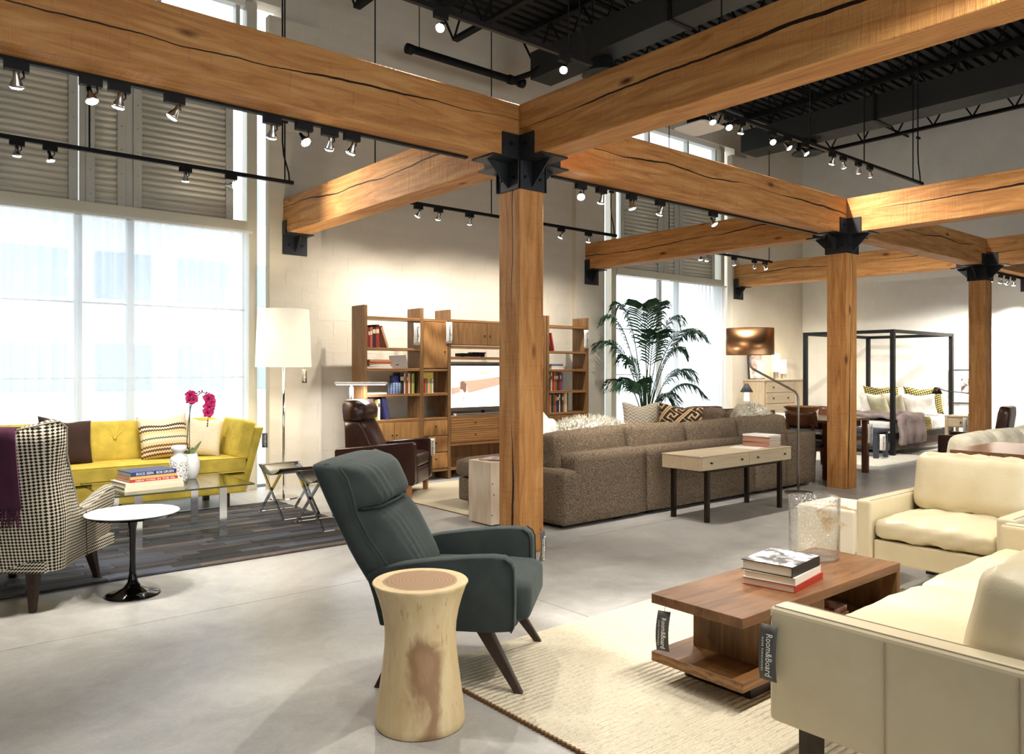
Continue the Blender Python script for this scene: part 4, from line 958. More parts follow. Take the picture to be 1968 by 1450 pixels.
# yellow sofa
def yellow():
    t = thing('tufted_sofa', 'mustard yellow tufted sofa under the curtained window', 'sofa', (0, 0, 0)); x0, x1 = .62, 3.0
    B(x0, x1, 7.80, 8.52, .15, .345).build('base', 'yellow_velvet', t, bevel=.015, seg=2)
    B(x0+.02, x1-.02, 7.83, 8.5, .345, .362).build('shadow_gap', 'dark_leg', t)
    link('seat_cushion', soft(x1-x0-.04, .74, .15, .02, .006, n=14), 'yellow_velvet', t, ((x0+x1)/2, 8.13, .437))
    for z in (.508, .366): MB().tube([(x0+.03, 7.765, z), (x1-.03, 7.765, z)], .006, 6).build('piping', 'yellow_velvet', t)
    n = 3; cw = (x1-.12-x0)/n
    for k in range(n):
        cx = x0+cw*(k+.5); o = link('back_cushion', soft(cw-.004, .16, .40, .025, 0, .018, 12), 'yellow_velvet', t, (cx, 8.36, .685), (R(-12), 0, 0))
        for dx in (-.24, 0, .24) if False else (-.17, .13):
            link('button', soft(.036, .02, .036, .008, n=3), 'yellow_velvet', o, (dx, -.098, .03))
            mb = MB()
            for a in (40, 65, 90, 115, 140): mb.tube([(dx+.012*math.cos(R(a)), -.0985, .03+.012*math.sin(R(a))), (dx+.11*math.cos(R(a)), -.090, .03+.11*math.sin(R(a)))], [.006, .001], 5)
            f = mb.build('fold', 'yellow_velvet', o)
    mb = MB().prism([(8.40, .16), (8.50, .16), (8.60, .85), (8.50, .86)], 'x', x0, x1+.05); mb.build('back_frame', 'yellow_velvet', t, bevel=.012)
    # flared right end: panel and tufted end cushion
    mb = MB().rings([[(2.965, 7.90, .15), (3.04, 7.90, .15), (3.04, 8.52, .15), (2.965, 8.52, .15)], [(3.10, 7.82, .80), (3.19, 7.82, .80), (3.19, 8.60, .80), (3.10, 8.60, .80)]]); mb.build('arm_panel', 'yellow_velvet', t, bevel=.012)
    o = link('arm_cushion', soft(.15, .60, .40, .03, 0, .0, 10), 'yellow_velvet', t, (3.0, 8.12, .68), (0, R(12), 0))
    for y in (-.14, .12): link('button', soft(.014, .026, .026, .006, n=3), 'yellow_velvet', o, (-.078, y, .0))
    for x in (x0+.2, (x0+x1)/2, x1-.19):
        for y in (7.86, 8.46): B(x-.03, x+.03, y-.025, y+.025, .0145 if y < 8 and False else .0, .15).build('leg', 'dark_leg', t)
yellow()
hang_tag('dark hang tag on the right end of the yellow sofa', (3.19, 7.80, .74), R(-30), ht=.15, cord=.03)
m = mat('stripe_print', (220, 205, 170), .9); g = NG(m); uv = g.sep(g.co('UV')); z = uv[1]; x = uv[0]
zig = g.math('MULTIPLY', g.math('PINGPONG', x, .012), 1.0); zz = g.math('ADD', z, zig)
st = g.ramp(g.math('DIVIDE', zz, .46), [(0, (206, 176, 120)), (.06, (96, 66, 50)), (.10, (222, 208, 178)), (.15, (110, 70, 52)), (.20, (226, 206, 160)), (.24, (120, 84, 62)), (.29, (220, 200, 150)), (.36, (222, 214, 190)), (.43, (60, 66, 74)), (.46, (226, 218, 180)), (.55, (222, 206, 150)), (.62, (86, 64, 52)), (.66, (228, 216, 190)), (.71, (80, 58, 48)), (.76, (226, 214, 186))])
st.node.color_ramp.interpolation = 'CONSTANT'; g.col(st)
m = mat('speckle_cream', (222, 210, 184), .9); g = NG(m); n = g.noise(g.co('UV'), 120, 3); g.col(g.ramp(n, [(.4, (206, 190, 160)), (.6, (232, 222, 200))]))
for lab, mt, w_, h_, th, loc, rot, sd in (('dark brown cushion at the left end of the yellow sofa', 'brown_velvet', .48, .46, .16, (1.44, 8.10, .515), (R(-22), R(8), R(14)), 1), ('striped zigzag cushion on the yellow sofa', 'stripe_print', .46, .46, .15, (2.30, 8.06, .515), (R(-22), R(-4), R(-8)), 2), ('speckled cream cushion at the right of the yellow sofa', 'speckle_cream', .44, .43, .15, (2.60, 8.10, .515), (R(-24), R(6), R(-22)), 4)):
    o = link('throw_pillow', pillow(w_, h_, th, sd), mt); o.location = loc; o.rotation_euler = rot; tag(o, lab, 'cushion', 'yellow sofa cushions')
hang_tag('dark hang tag on the arm of the houndstooth chair', (1.36, 5.60, .47), R(50), ht=.17, cord=.02)
# ================================================================ walnut wall unit
YF, YK = 8.11, 8.41
def up(t, x0, x1, m='walnut'): return B(x0, x1, YF, YK, 0, 2.16).build('upright', m, t, bevel=.003, seg=1)
def sh(t, x0, x1, z, m='walnut_warm_h'): return B(x0+.001, x1-.001, YF+.008, YK-.01, z-.032, z).build('shelf', m, t, bevel=.002, seg=1)
def front(t, nm, x0, x1, z0, z1, m, knobs):
    d = B(x0+.003, x1-.003, YF+.004, YF+.024, z0+.003, z1-.003).build(nm, m, t, bevel=.002, seg=1)
    for kx, kz in knobs: MB().tube([(kx, YF+.004, kz), (kx, YF-.012, kz)], .008, 8).build('knob', 'dark_bronze', d)
    return d
def case(t, x0, x1, z0, z1): return B(x0+.001, x1-.001, YF+.026, YK-.01, z0, z1).build('case', 'walnut', t)
t1 = thing('bookcase', 'open walnut bookcase at the left end of wall unit', 'bookcase', (0, 0, 0), 0, 'walnut wall unit')
up(t1, 4.515, 4.56); up(t1, 5.30, 5.35)
for z in (2.03, 1.66, 1.41, 1.10, .79): sh(t1, 4.56, 5.30, z)
case(t1, 4.56, 5.30, .14, .755); sh(t1, 4.56, 5.30, .14)
front(t1, 'door', 4.56, 4.93, .145, .755, 'walnut_warm', [(4.90, .6)]); front(t1, 'door', 4.93, 5.30, .145, .755, 'walnut_warm', [(4.96, .6)])
def tower(x0, x1, post, label, two=False):
    t = thing('cabinet_tower', label, 'cabinet', (0, 0, 0), 0, 'walnut wall unit'); up(t, post, post+.045)
    sh(t, x0, x1, 2.03); case(t, x0, x1, 1.41, 1.99); front(t, 'door', x0, x1, 1.412, 1.995, 'walnut_fig', [(x1-.05, 1.62)])
    for z in (1.405, 1.10, .79): sh(t, x0, x1, z)
    case(t, x0, x1, .14, .755); sh(t, x0, x1, .14)
    for a, b in ((.56, .755), (.35, .555), (.145, .345)): front(t, 'drawer', x0, x1, a, b, 'walnut_fig', [((x0+x1)/2, (a+b)/2+.02)])
tower(5.35, 5.72, 5.72, 'narrow walnut cabinet tower with drawers left of the television'); tower(7.0, 7.37, 7.37, 'narrow walnut cabinet tower mostly hidden behind the nearest column')
t = thing('media_cabinet', 'walnut media cabinet around the television', 'cabinet', (0, 0, 0), 0, 'walnut wall unit'); up(t, 6.95, 6.995)
xa, xb = 5.767, 6.95
sh(t, xa, xb, 2.04); case(t, xa, xb, 1.72, 2.005); front(t, 'door', xa, 6.358, 1.715, 2.005, 'walnut', [(6.31, 1.84)]); front(t, 'door', 6.358, xb, 1.715, 2.005, 'walnut', [(6.405, 1.84)])
for z in (1.705, 1.56, .80, .445, .14): sh(t, xa, xb, z)
case(t, xa, xb, .45, .765)
for a, b in ((xa, 6.55), (6.55, xb)):
    for z0, z1 in ((.61, .766), (.45, .608)): front(t, 'drawer', a, b, z0, z1, 'walnut_warm_h', [((a+b)/2, (z0+z1)/2+.015)])
B(xa, xb, YK-.03, YK-.012, .14, .41).build('back_panel', 'walnut', t)
t5 = thing('bookcase', 'open walnut bookcase at the right end of wall unit', 'bookcase', (0, 0, 0), 0, 'walnut wall unit')
up(t5, 7.428, 7.473); up(t5, 8.22, 8.265)
for z in (2.03, 1.66, 1.40, 1.09, .78): sh(t5, 7.473, 8.22, z)
case(t5, 7.473, 8.22, .14, .74); front(t5, 'door', 7.473, 7.846, .145, .745, 'walnut', []); front(t5, 'door', 7.846, 8.22, .145, .745, 'walnut', []); sh(t5, 7.473, 8.22, .14)
# television
t = thing('television', 'wide flat television showing a white bedroom picture', 'television', (6.37, 8.2, .80))
B(-.56, .56, 0, .045, .055, .695).build('frame', 'brushed_steel', t, bevel=.004); B(-.55, .55, -.004, .001, .095, .66).build('bezel', 'black_paint', t)
B(-.545, .545, -.006, -.0041, .10, .645).build('screen', 'tv_white', t)
sc_ = [o for o in t.children if o.name.startswith('screen')][0]
def pic(nm, m, pts): MB().prism(pts, 'y', -.0075, -.0061).build(nm, m, sc_)
pic('picture_bench_end', 'tv_bench_dark', [(-.40, .43), (-.36, .45), (-.30, .41), (-.30, .31), (-.33, .29), (-.36, .33), (-.40, .34)]); pic('picture_bench', 'tv_bench', [(-.39, .45), (-.25, .45), (.54, .52), (.54, .44), (-.25, .29), (-.28, .30), (-.30, .40)]); pic('picture_chest', 'tv_bench', [(-.54, .36), (-.40, .37), (-.40, .30), (-.54, .27)])
pic('picture_pillow', 'tv_pillow', [(-.06, .57), (.10, .575), (.13, .53), (-.09, .53)]); pic('picture_leg', 'tv_bench_dark', [(-.35, .29), (-.345, .29), (-.345, .18), (-.352, .18)]); pic('picture_leg', 'tv_bench_dark', [(-.235, .29), (-.23, .29), (-.23, .14), (-.237, .14)])
B(-.02, .02, .01, .03, .0, .06).build('stand_neck', 'black_paint', t); B(-.25, .25, -.06, .10, 0, .008).build('stand_foot', 'black_paint', t)
t = thing('soundbar', 'slim silver soundbar below the television', 'speaker', (6.30, 8.15, .80)); B(-.46, .46, -.035, .0, 0, .022).build('body', 'brushed_steel', t, bevel=.004); B(-.47, -.45, -.036, -.0, .0, .03).build('end_cap', 'white_gloss', t)
t = thing('media_player', 'black media player on the shelf above the television', 'electronics', (6.2, 8.25, 1.56)); B(-.20, .16, -.08, .1, .006, .05).build('body', 'black_paint', t, bevel=.004); B(-.02, .20, -.05, .06, .05, .065).build('remote', 'gloss_black', t)
for x in (-.18, .14): B(x-.015, x+.015, -.06, -.03, 0, .007).build('foot', 'black_paint', t)
# books on the shelves ----------------------------------------------------------
for nm, c in (('red', (150, 34, 30)), ('darkred', (104, 26, 26)), ('orange', (186, 84, 44)), ('black', (32, 28, 30)), ('tan', (188, 140, 112)), ('grey', (118, 118, 130)), ('green', (140, 160, 70)), ('navy', (52, 52, 96)), ('yellow', (222, 190, 84)), ('white', (226, 220, 206)), ('brown', (110, 66, 40)), ('blue', (60, 92, 140)), ('teal', (70, 130, 120)), ('pink', (214, 150, 140)), ('olive', (96, 92, 60)), ('cream', (214, 198, 160))): mat('book_'+nm, c, .6)
_bk = {}
def sbook(x, z, th, h, d, colr, label, lean=0, y=None, group=None):
    """upright shelf book, spine to -y; x = left edge"""
    y = y if y is not None else YF+.05
    t = thing('book', label, 'book', (x, y, z), 0, group); t.rotation_euler = (0, lean, 0)
    k = (th, h, d)
    if k not in _bk:
        mb = MB().box(0, .003, 0, d, 0, h).box(th-.003, th, 0, d, 0, h).box(.003, th-.003, 0, .004, 0, h); a = mb.mesh('cover'); b = B(.003, th-.003, .004, d-.004, .003, h-.004).mesh('pages'); b.materials.append(MT('paper')); _bk[k] = (a, b)
    a = _bk[k][0].copy(); a.materials.append(MT('book_'+colr)); link('cover', a, None, t); link('pages', _bk[k][1], None, t)
    if (hash(label) & 1) and lean == 0: B(.003, th-.003, -.0006, .0001, h*.62, h*.80).build('title_band', 'book_cream' if colr not in ('cream', 'white', 'yellow') else 'book_brown', t)
    return t
def shelf_row(x, z, specs, where, group, d=.17):
    n = 0
    for colr, th, h in specs:
        sbook(x, z, th, h, d, colr, '%s book, %s from the left on %s' % (colr.replace('darkred', 'dark red'), ORD[n], where), group=group); x += th+.001; n += 1
    return x
w1 = 'the top left bookcase shelf'
x = shelf_row(4.565, 1.66, [('red', .035, .25), ('darkred', .025, .235), ('orange', .03, .245), ('black', .045, .27), ('red', .045, .275)], w1, 'red books')
t = sbook(x+.012, 1.661, .028, .27, .17, 'tan', 'tan book leaning against the red books on the top shelf', lean=R(-20)); t.location.x = x+.105; t.location.z = 1.6605
x = shelf_row(4.565, .79, [('red', .03, .30), ('black', .02, .31), ('grey', .045, .285), ('darkred', .03, .30), ('green', .035, .24), ('white', .03, .25)], 'the lowest left bookcase shelf', 'lower shelf books')
t = sbook(x+.09, .7905, .06, .30, .18, 'navy', 'thick navy book leaning on the lowest left shelf', lean=R(-14)); t.location.x = x+.085
shelf_row(5.04, 1.10, [('black', .055, .26), ('white', .014, .25), ('orange', .022, .25), ('brown', .018, .255), ('cream', .03, .25), ('darkred', .022, .245), ('yellow', .014, .24), ('green', .022, .25)], 'the middle left bookcase shelf', 'middle shelf books')
for k, c in enumerate(('blue', 'red', 'orange', 'teal', 'yellow', 'pink', 'green', 'white')):
    t = sbook(5.36+.021*k, 1.10, .020, .26, .15, c, '%s spine, %s of the matching set in the narrow tower' % (c, ORD[k]), group='matching book set')
    B(.0005, .0195, -.0008, .0002, .185, .258).build('title_panel', 'book_yellow', t)
x = shelf_row(7.48, .78, [('red', .03, .26), ('orange', .022, .255), ('tan', .02, .26), ('black', .03, .28), ('olive', .035, .27), ('orange', .03, .25), ('navy', .025, .275), ('black', .03, .28), ('white', .02, .26), ('black', .035, .285), ('brown', .03, .275), ('tan', .025, .26), ('cream', .045, .285), ('black', .02, .28)], 'the lowest right bookcase shelf', 'lower right books')
shelf_row(7.48, 1.09, [('black', .045, .29), ('brown', .02, .27), ('cream', .025, .265), ('red', .035, .275), ('orange', .03, .27), ('olive', .03, .265), ('black', .022, .27), ('darkred', .03, .27), ('red', .03, .272), ('blue', .028, .26)], 'the middle right bookcase shelf', 'middle right books')
for k, c in enumerate(('darkred', 'red')):
    t = sbook(7.53+.04*k, 1.6605, .03, .26, .16, c, '%s book leaning on the top right bookcase shelf' % ('dark red' if k == 0 else 'bright red'), lean=R(-13)); t.location.x = 7.545+.045*k
for k, (c, w_) in enumerate((('white', .33), ('white', .28), ('orange', .31), ('tan', .30))):
    book('book', ('white book at the bottom of the flat pile on left shelf', 'white book second in the flat pile on left shelf', 'orange book third in the flat pile on left shelf', 'tan book on top of the flat pile on left shelf')[k], 'book', w_, .2, .026, (4.75, YF+.13, 1.41+.0265*k), R(2*k-3), 'book_'+c, group='flat shelf books')
for k, (c, w_) in enumerate((('white', .26), ('cream', .25), ('blue', .22))):
    book('book', ('white book at the bottom of the flat pile on right shelf', 'cream book in the middle of the right shelf pile', 'blue book on top of the flat pile on right shelf')[k], 'book', w_, .2, .024, (7.66, YF+.13, 1.40+.0245*k), R(3-2*k), 'book_'+c, group='flat shelf books')
book('book', 'thin cream book lying flat beside the blue jar', 'book', .26, .18, .02, (4.71, YF+.12, 1.10), 0, 'cover_cream')
t = thing('picture_card', 'white card on the left bookcase leaning back', 'card', (5.06, YF+.09, 1.41)); o = B(-.12, .12, 0, .006, 0, .165).build('card', 'card_white', t, rot=(R(-14), R(-3), 0)); B(-.02, .02, 0, .008, .04, .05).build('mark', 'ink_dark', t, rot=(R(-14), 0, 0), loc=(-.03, -.004, 0)); B(-.10, .10, .02, .06, 0, .012).build('stand', 'white_matte', t)
t = thing('ceramic_jar', 'blue patterned ceramic jar with a plain blue neck', 'jar', (4.985, YF+.10, 1.10))
m = mat('blue_pattern', (60, 80, 140), .3); g = NG(m); s_ = g.sep(g.co('Object')); an = g.math('MULTIPLY', g.math('ARCTAN2', s_[0], s_[1]), 14.0); q = g.math('ADD', g.math('SINE', an), g.math('SINE', g.math('MULTIPLY', s_[2], 330.0))); g.col(g.ramp(g.math('MULTIPLY_ADD', q, .25, .5), [(.42, (46, 66, 128)), (.58, (170, 190, 214))]))
mat('blue_glaze', (52, 58, 122), .2)
MB().lathe([(0, 0), (.075, 0), (.082, .008), (.082, .125), (.074, .135), (.0, .135)], 32, cap=False).build('body', 'blue_pattern', t, smooth=True); MB().lathe([(0, .135), (.056, .135), (.058, .15), (.055, .205), (.06, .215), (.045, .217), (.0, .2)], 28, cap=False).build('neck', 'blue_glaze', t, smooth=True)
for lab, loc in (('white hang tag on the left bookcase upright', (5.24, YF-.012, 1.97)), ('white hang tag on the narrow tower beside the television', (5.725, YF-.012, 2.0)), ('white hang tag on the right bookcase upright', (8.20, YF-.012, 1.98))): hang_tag(lab, loc, R(-10), dark=False, ht=.27, wd=.085, cord=.03)
# ================================================================ recliner group
B_ = None
t = thing('pale_rug', 'pale wool rug under the brown recliner and sectional', 'rug', (6.3, 6.75, 0)); B(-1.88, 1.9, -1.15, 1.15, .0008, .010).build('pile', 'pale_rug', t, bevel=.003)
B(-1.886, -1.88, -1.15, 1.15, .0008, .0095).build('binding', 'rug_binding', t)
def recliner():
    t = thing('recliner', 'brown leather recliner with tall headrest', 'recliner', (4.50, 7.61, .0105), R(-49))
    for s in (-1, 1):
        pr = [(-.44, .14), (-.45, .50), (-.43, .525), (.42, .605), (.45, .585), (.455, .18), (.44, .14)]
        MB().prism(pr, 'y', min(s*.27, s*.37), max(s*.27, s*.37)).build('arm', 'brown_leather', t, bevel=.018, seg=3)
    link('seat_cushion', soft(.62, .53, .15, .04, .02), 'brown_leather', t, (.14, 0, .39)); link('footrest', soft(.10, .53, .18, .03, 0), 'brown_leather', t, (.40, 0, .225))
    B(-.38, .36, -.26, .26, .14, .31).build('base', 'brown_leather', t)
    def bk(z, a, b, w_): return [(a, -w_, z), (b-.03, -w_, z), (b, -w_*.6, z), (b+.01, 0, z), (b, w_*.6, z), (b-.03, w_, z), (a, w_, z), (a-.02, 0, z)]
    MB().rings([bk(.30, -.36, .0, .25), bk(.50, -.37, -.02, .262), bk(.70, -.375, -.11, .265), (bk(.80, -.38, -.165, .265)), bk(.815, -.38, -.19, .265)]).build('back_rest', 'brown_leather', t, smooth=True, bevel=.02)
    MB().rings([bk(.815, -.38, -.20, .262), bk(.84, -.385, -.15, .267), bk(.93, -.395, -.14, .268), bk(1.0, -.395, -.17, .266), bk(1.045, -.38, -.24, .255), bk(1.05, -.36, -.29, .23)]).build('headrest', 'brown_leather', t, smooth=True)
    MB().tube([(-.20, -.262, .81), (-.182, -.16, .813), (-.176, 0, .814), (-.182, .16, .813), (-.20, .262, .81)], .005, 6).build('seam', 'black_leather', t)
    for x in (.38, -.34):
        for y in (-.33, .33): B(x-.025, x+.025, y-.025, y+.025, 0, .141).build('leg', 'teak_leg', t)
    return t
recliner()
hang_tag('white hang tag on the front of the brown recliner arm', (5.045, 7.47, .60), R(-49+20), dark=False, ht=.20, wd=.06, cord=.02)
t = thing('reading_lamp', 'white reading lamp with a flat glowing bar behind recliner', 'floor lamp', (4.37, 8.04, 0), R(-40))
MB().lathe([(0, 0), (.13, 0), (.13, .012), (0, .016)], 28, cap=False).build('base', 'white_gloss', t); MB().tube([(-.05, 0, .01), (-.05, 0, 1.22)], .010, 10).build('pole', 'white_gloss', t, smooth=True)
B(-.24, .36, -.035, .035, 1.222, 1.252).build('head', 'white_gloss', t, bevel=.01); B(-.22, .34, -.03, .03, 1.216, 1.2215).build('light_panel', 'led_white', t); MB().tube([(-.05, 0, 1.0), (-.05, 0, 1.19)], .022, 10).build('collar', 'white_gloss', t, smooth=True)
ld = bpy.data.lights.new('bar_light', 'AREA'); ld.shape = 'RECTANGLE'; ld.size = .55; ld.size_y = .05; ld.energy = 14; lo = bpy.data.objects.new('bar_light', ld); COL.objects.link(lo); lo.parent = t; lo.location = (.06, 0, 1.212)
t = thing('pine_block', 'pale pine block table beside the nearest column', 'side table', (4.44, 5.565, 0)); B(-.17, .17, -.165, .165, .012, .57).build('block', 'pine_v', t, bevel=.004); B(-.15, .15, -.145, .145, 0, .0125).build('glide', 'dark_leg', t)
mb = MB()
for y, z in ((-.167, .40), (-.167, .24)): pass
for x, z in ((-.15, .38), (-.135, .28), (-.155, .10)): MB().tube([(x, -.1655, z), (x, -.1672, z)], .006, 8).build('nail_hole', 'black_paint', t)
book('magazine', 'red and black magazine lying on the pine block', 'magazine', .26, .2, .012, (4.46, 5.58, .5705), R(25), 'magazine_cover')
# ================================================================ sectional
def sectional():
    t = thing('sectional_sofa', 'large brown tweed sectional sofa seen from behind', 'sofa', (0, 0, 0)); m = 'tweed'
    for a, b in ((4.80, 5.765), (5.775, 7.60), (7.61, 8.52), (8.53, 8.90)):
        link('back', soft(b-a, .235, .62, .022, n=8), m, t, ((a+b)/2, 4.99, .342))
    link('arm', soft(.26, .98, .485, .022, n=8), m, t, (4.785, 5.365, .2725))
    MB().box(4.72, 8.84, 4.96, 5.9, .0105, .05).build('plinth', 'black_paint', t)
    for a, b in ((4.92, 6.2), (6.2, 7.4), (7.4, 8.0)): link('seat_base', soft(b-a, .74, .27, .03, n=6), m, t, ((a+b)/2, 5.49, .20)); link('seat_cushion', soft(b-a-.01, .74, .16, .045, .015, n=8), m, t, ((a+b)/2, 5.49, .42))
    for k, (a, b) in enumerate(((4.74, 5.70), (5.73, 6.64), (6.67, 7.57), (7.60, 8.60))): link('back_cushion', soft(b-a, .24, .39, .06, 0, .03, 10, .006, k), m, t, ((a+b)/2, 5.18, .645+.008*(k % 2)), (R(-8), R((-2, 1, -1.5, 0)[k]), 0))
    # chaise and east leg
    link('chaise_base', soft(.95, .62, .25, .03, n=6), m, t, (5.13, 6.12, .19)); link('chaise_cushion', soft(1.0, .66, .19, .06, .02, n=8), m, t, (5.12, 6.12, .405))
    B(4.75, 5.5, 5.9, 6.38, .0105, .07).build('plinth', 'black_paint', t)
    link('seat_base', soft(.66, 2.2, .27, .03, n=8), m, t, (8.32, 6.15, .20)); link('seat_cushion', soft(.66, 1.05, .16, .045, .015, n=8), m, t, (8.32, 5.6, .42)); link('seat_cushion', soft(.66, 1.05, .16, .045, .015, n=8), m, t, (8.32, 6.68, .42)); B(8.05, 8.85, 5.9, 7.2, .0105, .07).build('plinth', 'black_paint', t)
    link('back', soft(.24, 2.15, .595, .035, n=8), m, t, (8.78, 6.18, .355))
    for k, y in enumerate((5.6, 6.3, 6.95)): link('back_cushion', soft(.22, .68, .40, .08, n=8), m, t, (8.60, y, .68), (0, R(8), 0))
sectional()
m = mat('chevron_print', (214, 202, 180), .9); g = NG(m); uv = g.sep(g.co('UV')); zz = g.math('ADD', uv[1], g.math('PINGPONG', uv[0], .045)); g.col(g.ramp(g.math('FRACT', g.math('DIVIDE', zz, .05)), [(.0, (222, 212, 192)), (.62, (176, 156, 134))])); [n for n in g.n if n.type == 'VALTORGB'][0].color_ramp.interpolation = 'CONSTANT'
m = mat('maze_print', (60, 48, 40), .9); g = NG(m); uv = g.co('UV', (1, 1, 1), rot=(0, 0, .6)); s_ = g.sep(uv); a = g.math('PINGPONG', s_[0], .11); b = g.math('PINGPONG', g.math('ADD', s_[1], g.math('MULTIPLY', g.math('GREATER_THAN', g.math('FRACT', g.math('MULTIPLY', s_[0], 5.0)), .5), .06)), .09)
v = g.math('FRACT', g.math('MULTIPLY', g.math('MAXIMUM', a, b), 17.0)); g.col(g.ramp(v, [(.0, (58, 44, 38)), (.45, (226, 204, 158)), (.72, (200, 140, 84)), (.85, (58, 44, 38))])); [n for n in g.n if n.type == 'VALTORGB'][0].color_ramp.interpolation = 'CONSTANT'
for lab, mt, w_, h_, th, loc, rot, sd in (('beige chevron cushion standing before the palm', 'chevron_print', .50, .46, .15, (8.08, 6.93, .505), (R(-14), 0, R(-38)), 6), ('brown maze patterned cushion on the sectional', 'maze_print', .60, .46, .16, (8.22, 6.42, .505), (R(-24), R(6), R(-52)), 7), ('white linen cushion on the left of the sectional', 'white_linen', .52, .50, .16, (5.03, 5.42, .56), (R(-24), R(22), R(20)), 8)):
    o = link('throw_pillow', pillow(w_, h_, th, sd, .05), mt); o.location = loc; o.rotation_euler = rot; tag(o, lab, 'cushion', 'sectional cushions')
def fluffy(name, label, cat, loc, sx, sy, sz, rz=0, n=1400, ln=.05, seed=1):
    t = thing(name, label, cat, loc, rz); rr = random.Random(seed)
    mb = MB(); N, M_ = 20, 12
    def pt(a, b): q = 1+.10*math.sin(3*a+seed)*math.sin(4*b); return Vector((sx*q*math.cos(a)*math.cos(b), sy*q*math.sin(a)*math.cos(b), sz*(1+math.sin(b)*(1 if b > -.3 else .6))))
    mb.rings([[pt(2*PI*k/N, -1.45+2.9*j/M_) for k in range(N)] for j in range(M_+1)]); mb.build('body', 'sheepskin', t, smooth=True)
    mb = MB()
    for k in range(n):
        a = rr.uniform(0, 6.28); b = math.asin(rr.uniform(-.5, .99)); p = pt(a, b); d = Vector((math.cos(a)*math.cos(b), math.sin(a)*math.cos(b), math.sin(b)+.2)); e = d.cross(Vector((rr.uniform(-1, 1), rr.uniform(-1, 1), rr.uniform(-1, 1)))).normalized(); s = ln*rr.uniform(.6, 1.2)
        tip = p+d*s+e*s*.6; mb.add([p-e*.006, p+e*.006+d*.004, tip], [(0, 1, 2)])
        f = d.cross(e).normalized(); mb.add([p-f*.006, p+f*.006, tip], [(0, 1, 2)])
    o = mb.build('fleece', 'sheepskin', t); o['kind'] = 'stuff'
fluffy('sheepskin_throw', 'white sheepskin throw heaped behind the left back cushions', 'throw', (5.70, 5.62, .505), .62, .22, .195, R(4), 2200, .045, 2)
fluffy('fur_cushion', 'fluffy cream fur cushion on the right of the sectional', 'cushion', (8.30, 5.40, .66), .21, .16, .155, R(-35), 1500, .04, 3)
# small glass vase behind the sectional on a low table
t = thing('low_table', 'low dark table hidden behind the sectional back', 'table', (6.75, 6.7, .0105)); B(-.5, .5, -.3, .3, .36, .40).build('top', 'walnut_dark_h', t)
for x in (-.45, .45):
    for y in (-.25, .25): B(x-.025, x+.025, y-.025, y+.025, 0, .36).build('leg', 'dark_leg', t)
t = thing('glass_block', 'square clear glass vase standing behind the sectional', 'vase', (6.72, 6.68, .4108)); 
for a, b, c, d in ((-.11, .11, -.11, -.104), (-.11, .11, .104, .11), (-.11, -.104, -.104, .104), (.104, .11, -.104, .104)): B(a, b, c, d, 0, .36).build('glass_wall', 'clear_glass', t)
B(-.11, .11, -.11, .11, 0, .02).build('glass_base', 'clear_glass', t)
# console desk
t = thing('console_desk', 'pale maple console with two drawers behind the sectional', 'desk', (6.525, 4.48, 0))
B(-.755, .755, -.22, .22, .48, .60).build('case', 'maple', t, bevel=.002, seg=1); B(-.757, .757, -.223, .222, .600, .612).build('top', 'maple', t, bevel=.002, seg=1)
for a, b in ((-.745, -.003), (.003, .745)):
    d = B(a, b, -.228, -.2205, .487, .597).build('drawer', 'maple', t, bevel=.002, seg=1)
    for kx in (a+.13, b-.13): MB().tube([(kx, -.228, .545), (kx, -.246, .545)], .009, 8).build('knob', 'dark_bronze', d)
for x in (-.62, .59):
    for y in (-.19, .19): B(x-.019, x+.019, y-.019, y+.019, 0, .479).build('leg', 'dark_bronze', t)
    B(x-.012, x+.012, -.174, .174, .455, .479).build('cross_bar', 'dark_bronze', t)
for y in (-.19, .19): B(-.604, .574, y-.012, y+.012, .455, .479).build('rail', 'dark_bronze', t)
mat('mag_spine', (168, 124, 104), .5)
for k in range(7): book('magazine', '%s magazine from the bottom of the stack on the maple console' % ORD[k], 'magazine', .30, .23, .017, (7.08+.004*(k % 3), 4.47, .6122+.0173*k), R(-90+2*(k % 2)), 'mag_spine' if k < 6 else 'cover_white', group='console magazines')
book('magazine', 'thin white magazine lying alone on the maple console', 'magazine', .28, .21, .006, (6.78, 4.45, .6122), R(-75), 'cover_white')
# arc lamp
t = thing('arc_lamp', 'bent steel floor lamp with copper drum shade', 'floor lamp', (8.12, 4.66, 0))
MB().lathe([(0, 0), (.15, 0), (.15, .012), (.02, .018), (0, .02)], 32, (.0, 0, 0), cap=False).build('base', 'brushed_steel', t)
MB().tube([(0, 0, .01), (0, 0, 1.02), (-.012, 0, 1.10), (-.07, 0, 1.15), (-.90, 0, 1.40), (-.95, 0, 1.43), (-.96, 0, 1.48), (-.96, 0, 1.72)], .0125, 10).build('pole', 'brushed_steel', t, smooth=True)
MB().lathe([(.245, 1.55), (.243, 1.83), (.240, 1.83), (.242, 1.55)], 48, (-.96, 0, 0), cap=False).build('shade', 'copper_drum', t, smooth=True)
MB().tube([(-1.2, 0, 1.72), (-.72, 0, 1.72)], .005, 6).build('spider', 'brushed_steel', t); MB().lathe([(.0, 1.60), (.03, 1.61), (.035, 1.66), (.02, 1.70), (0, 1.71)], 16, (-.96, 0, 0), cap=False).build('bulb', 'small_lamp_lit', t, smooth=True)
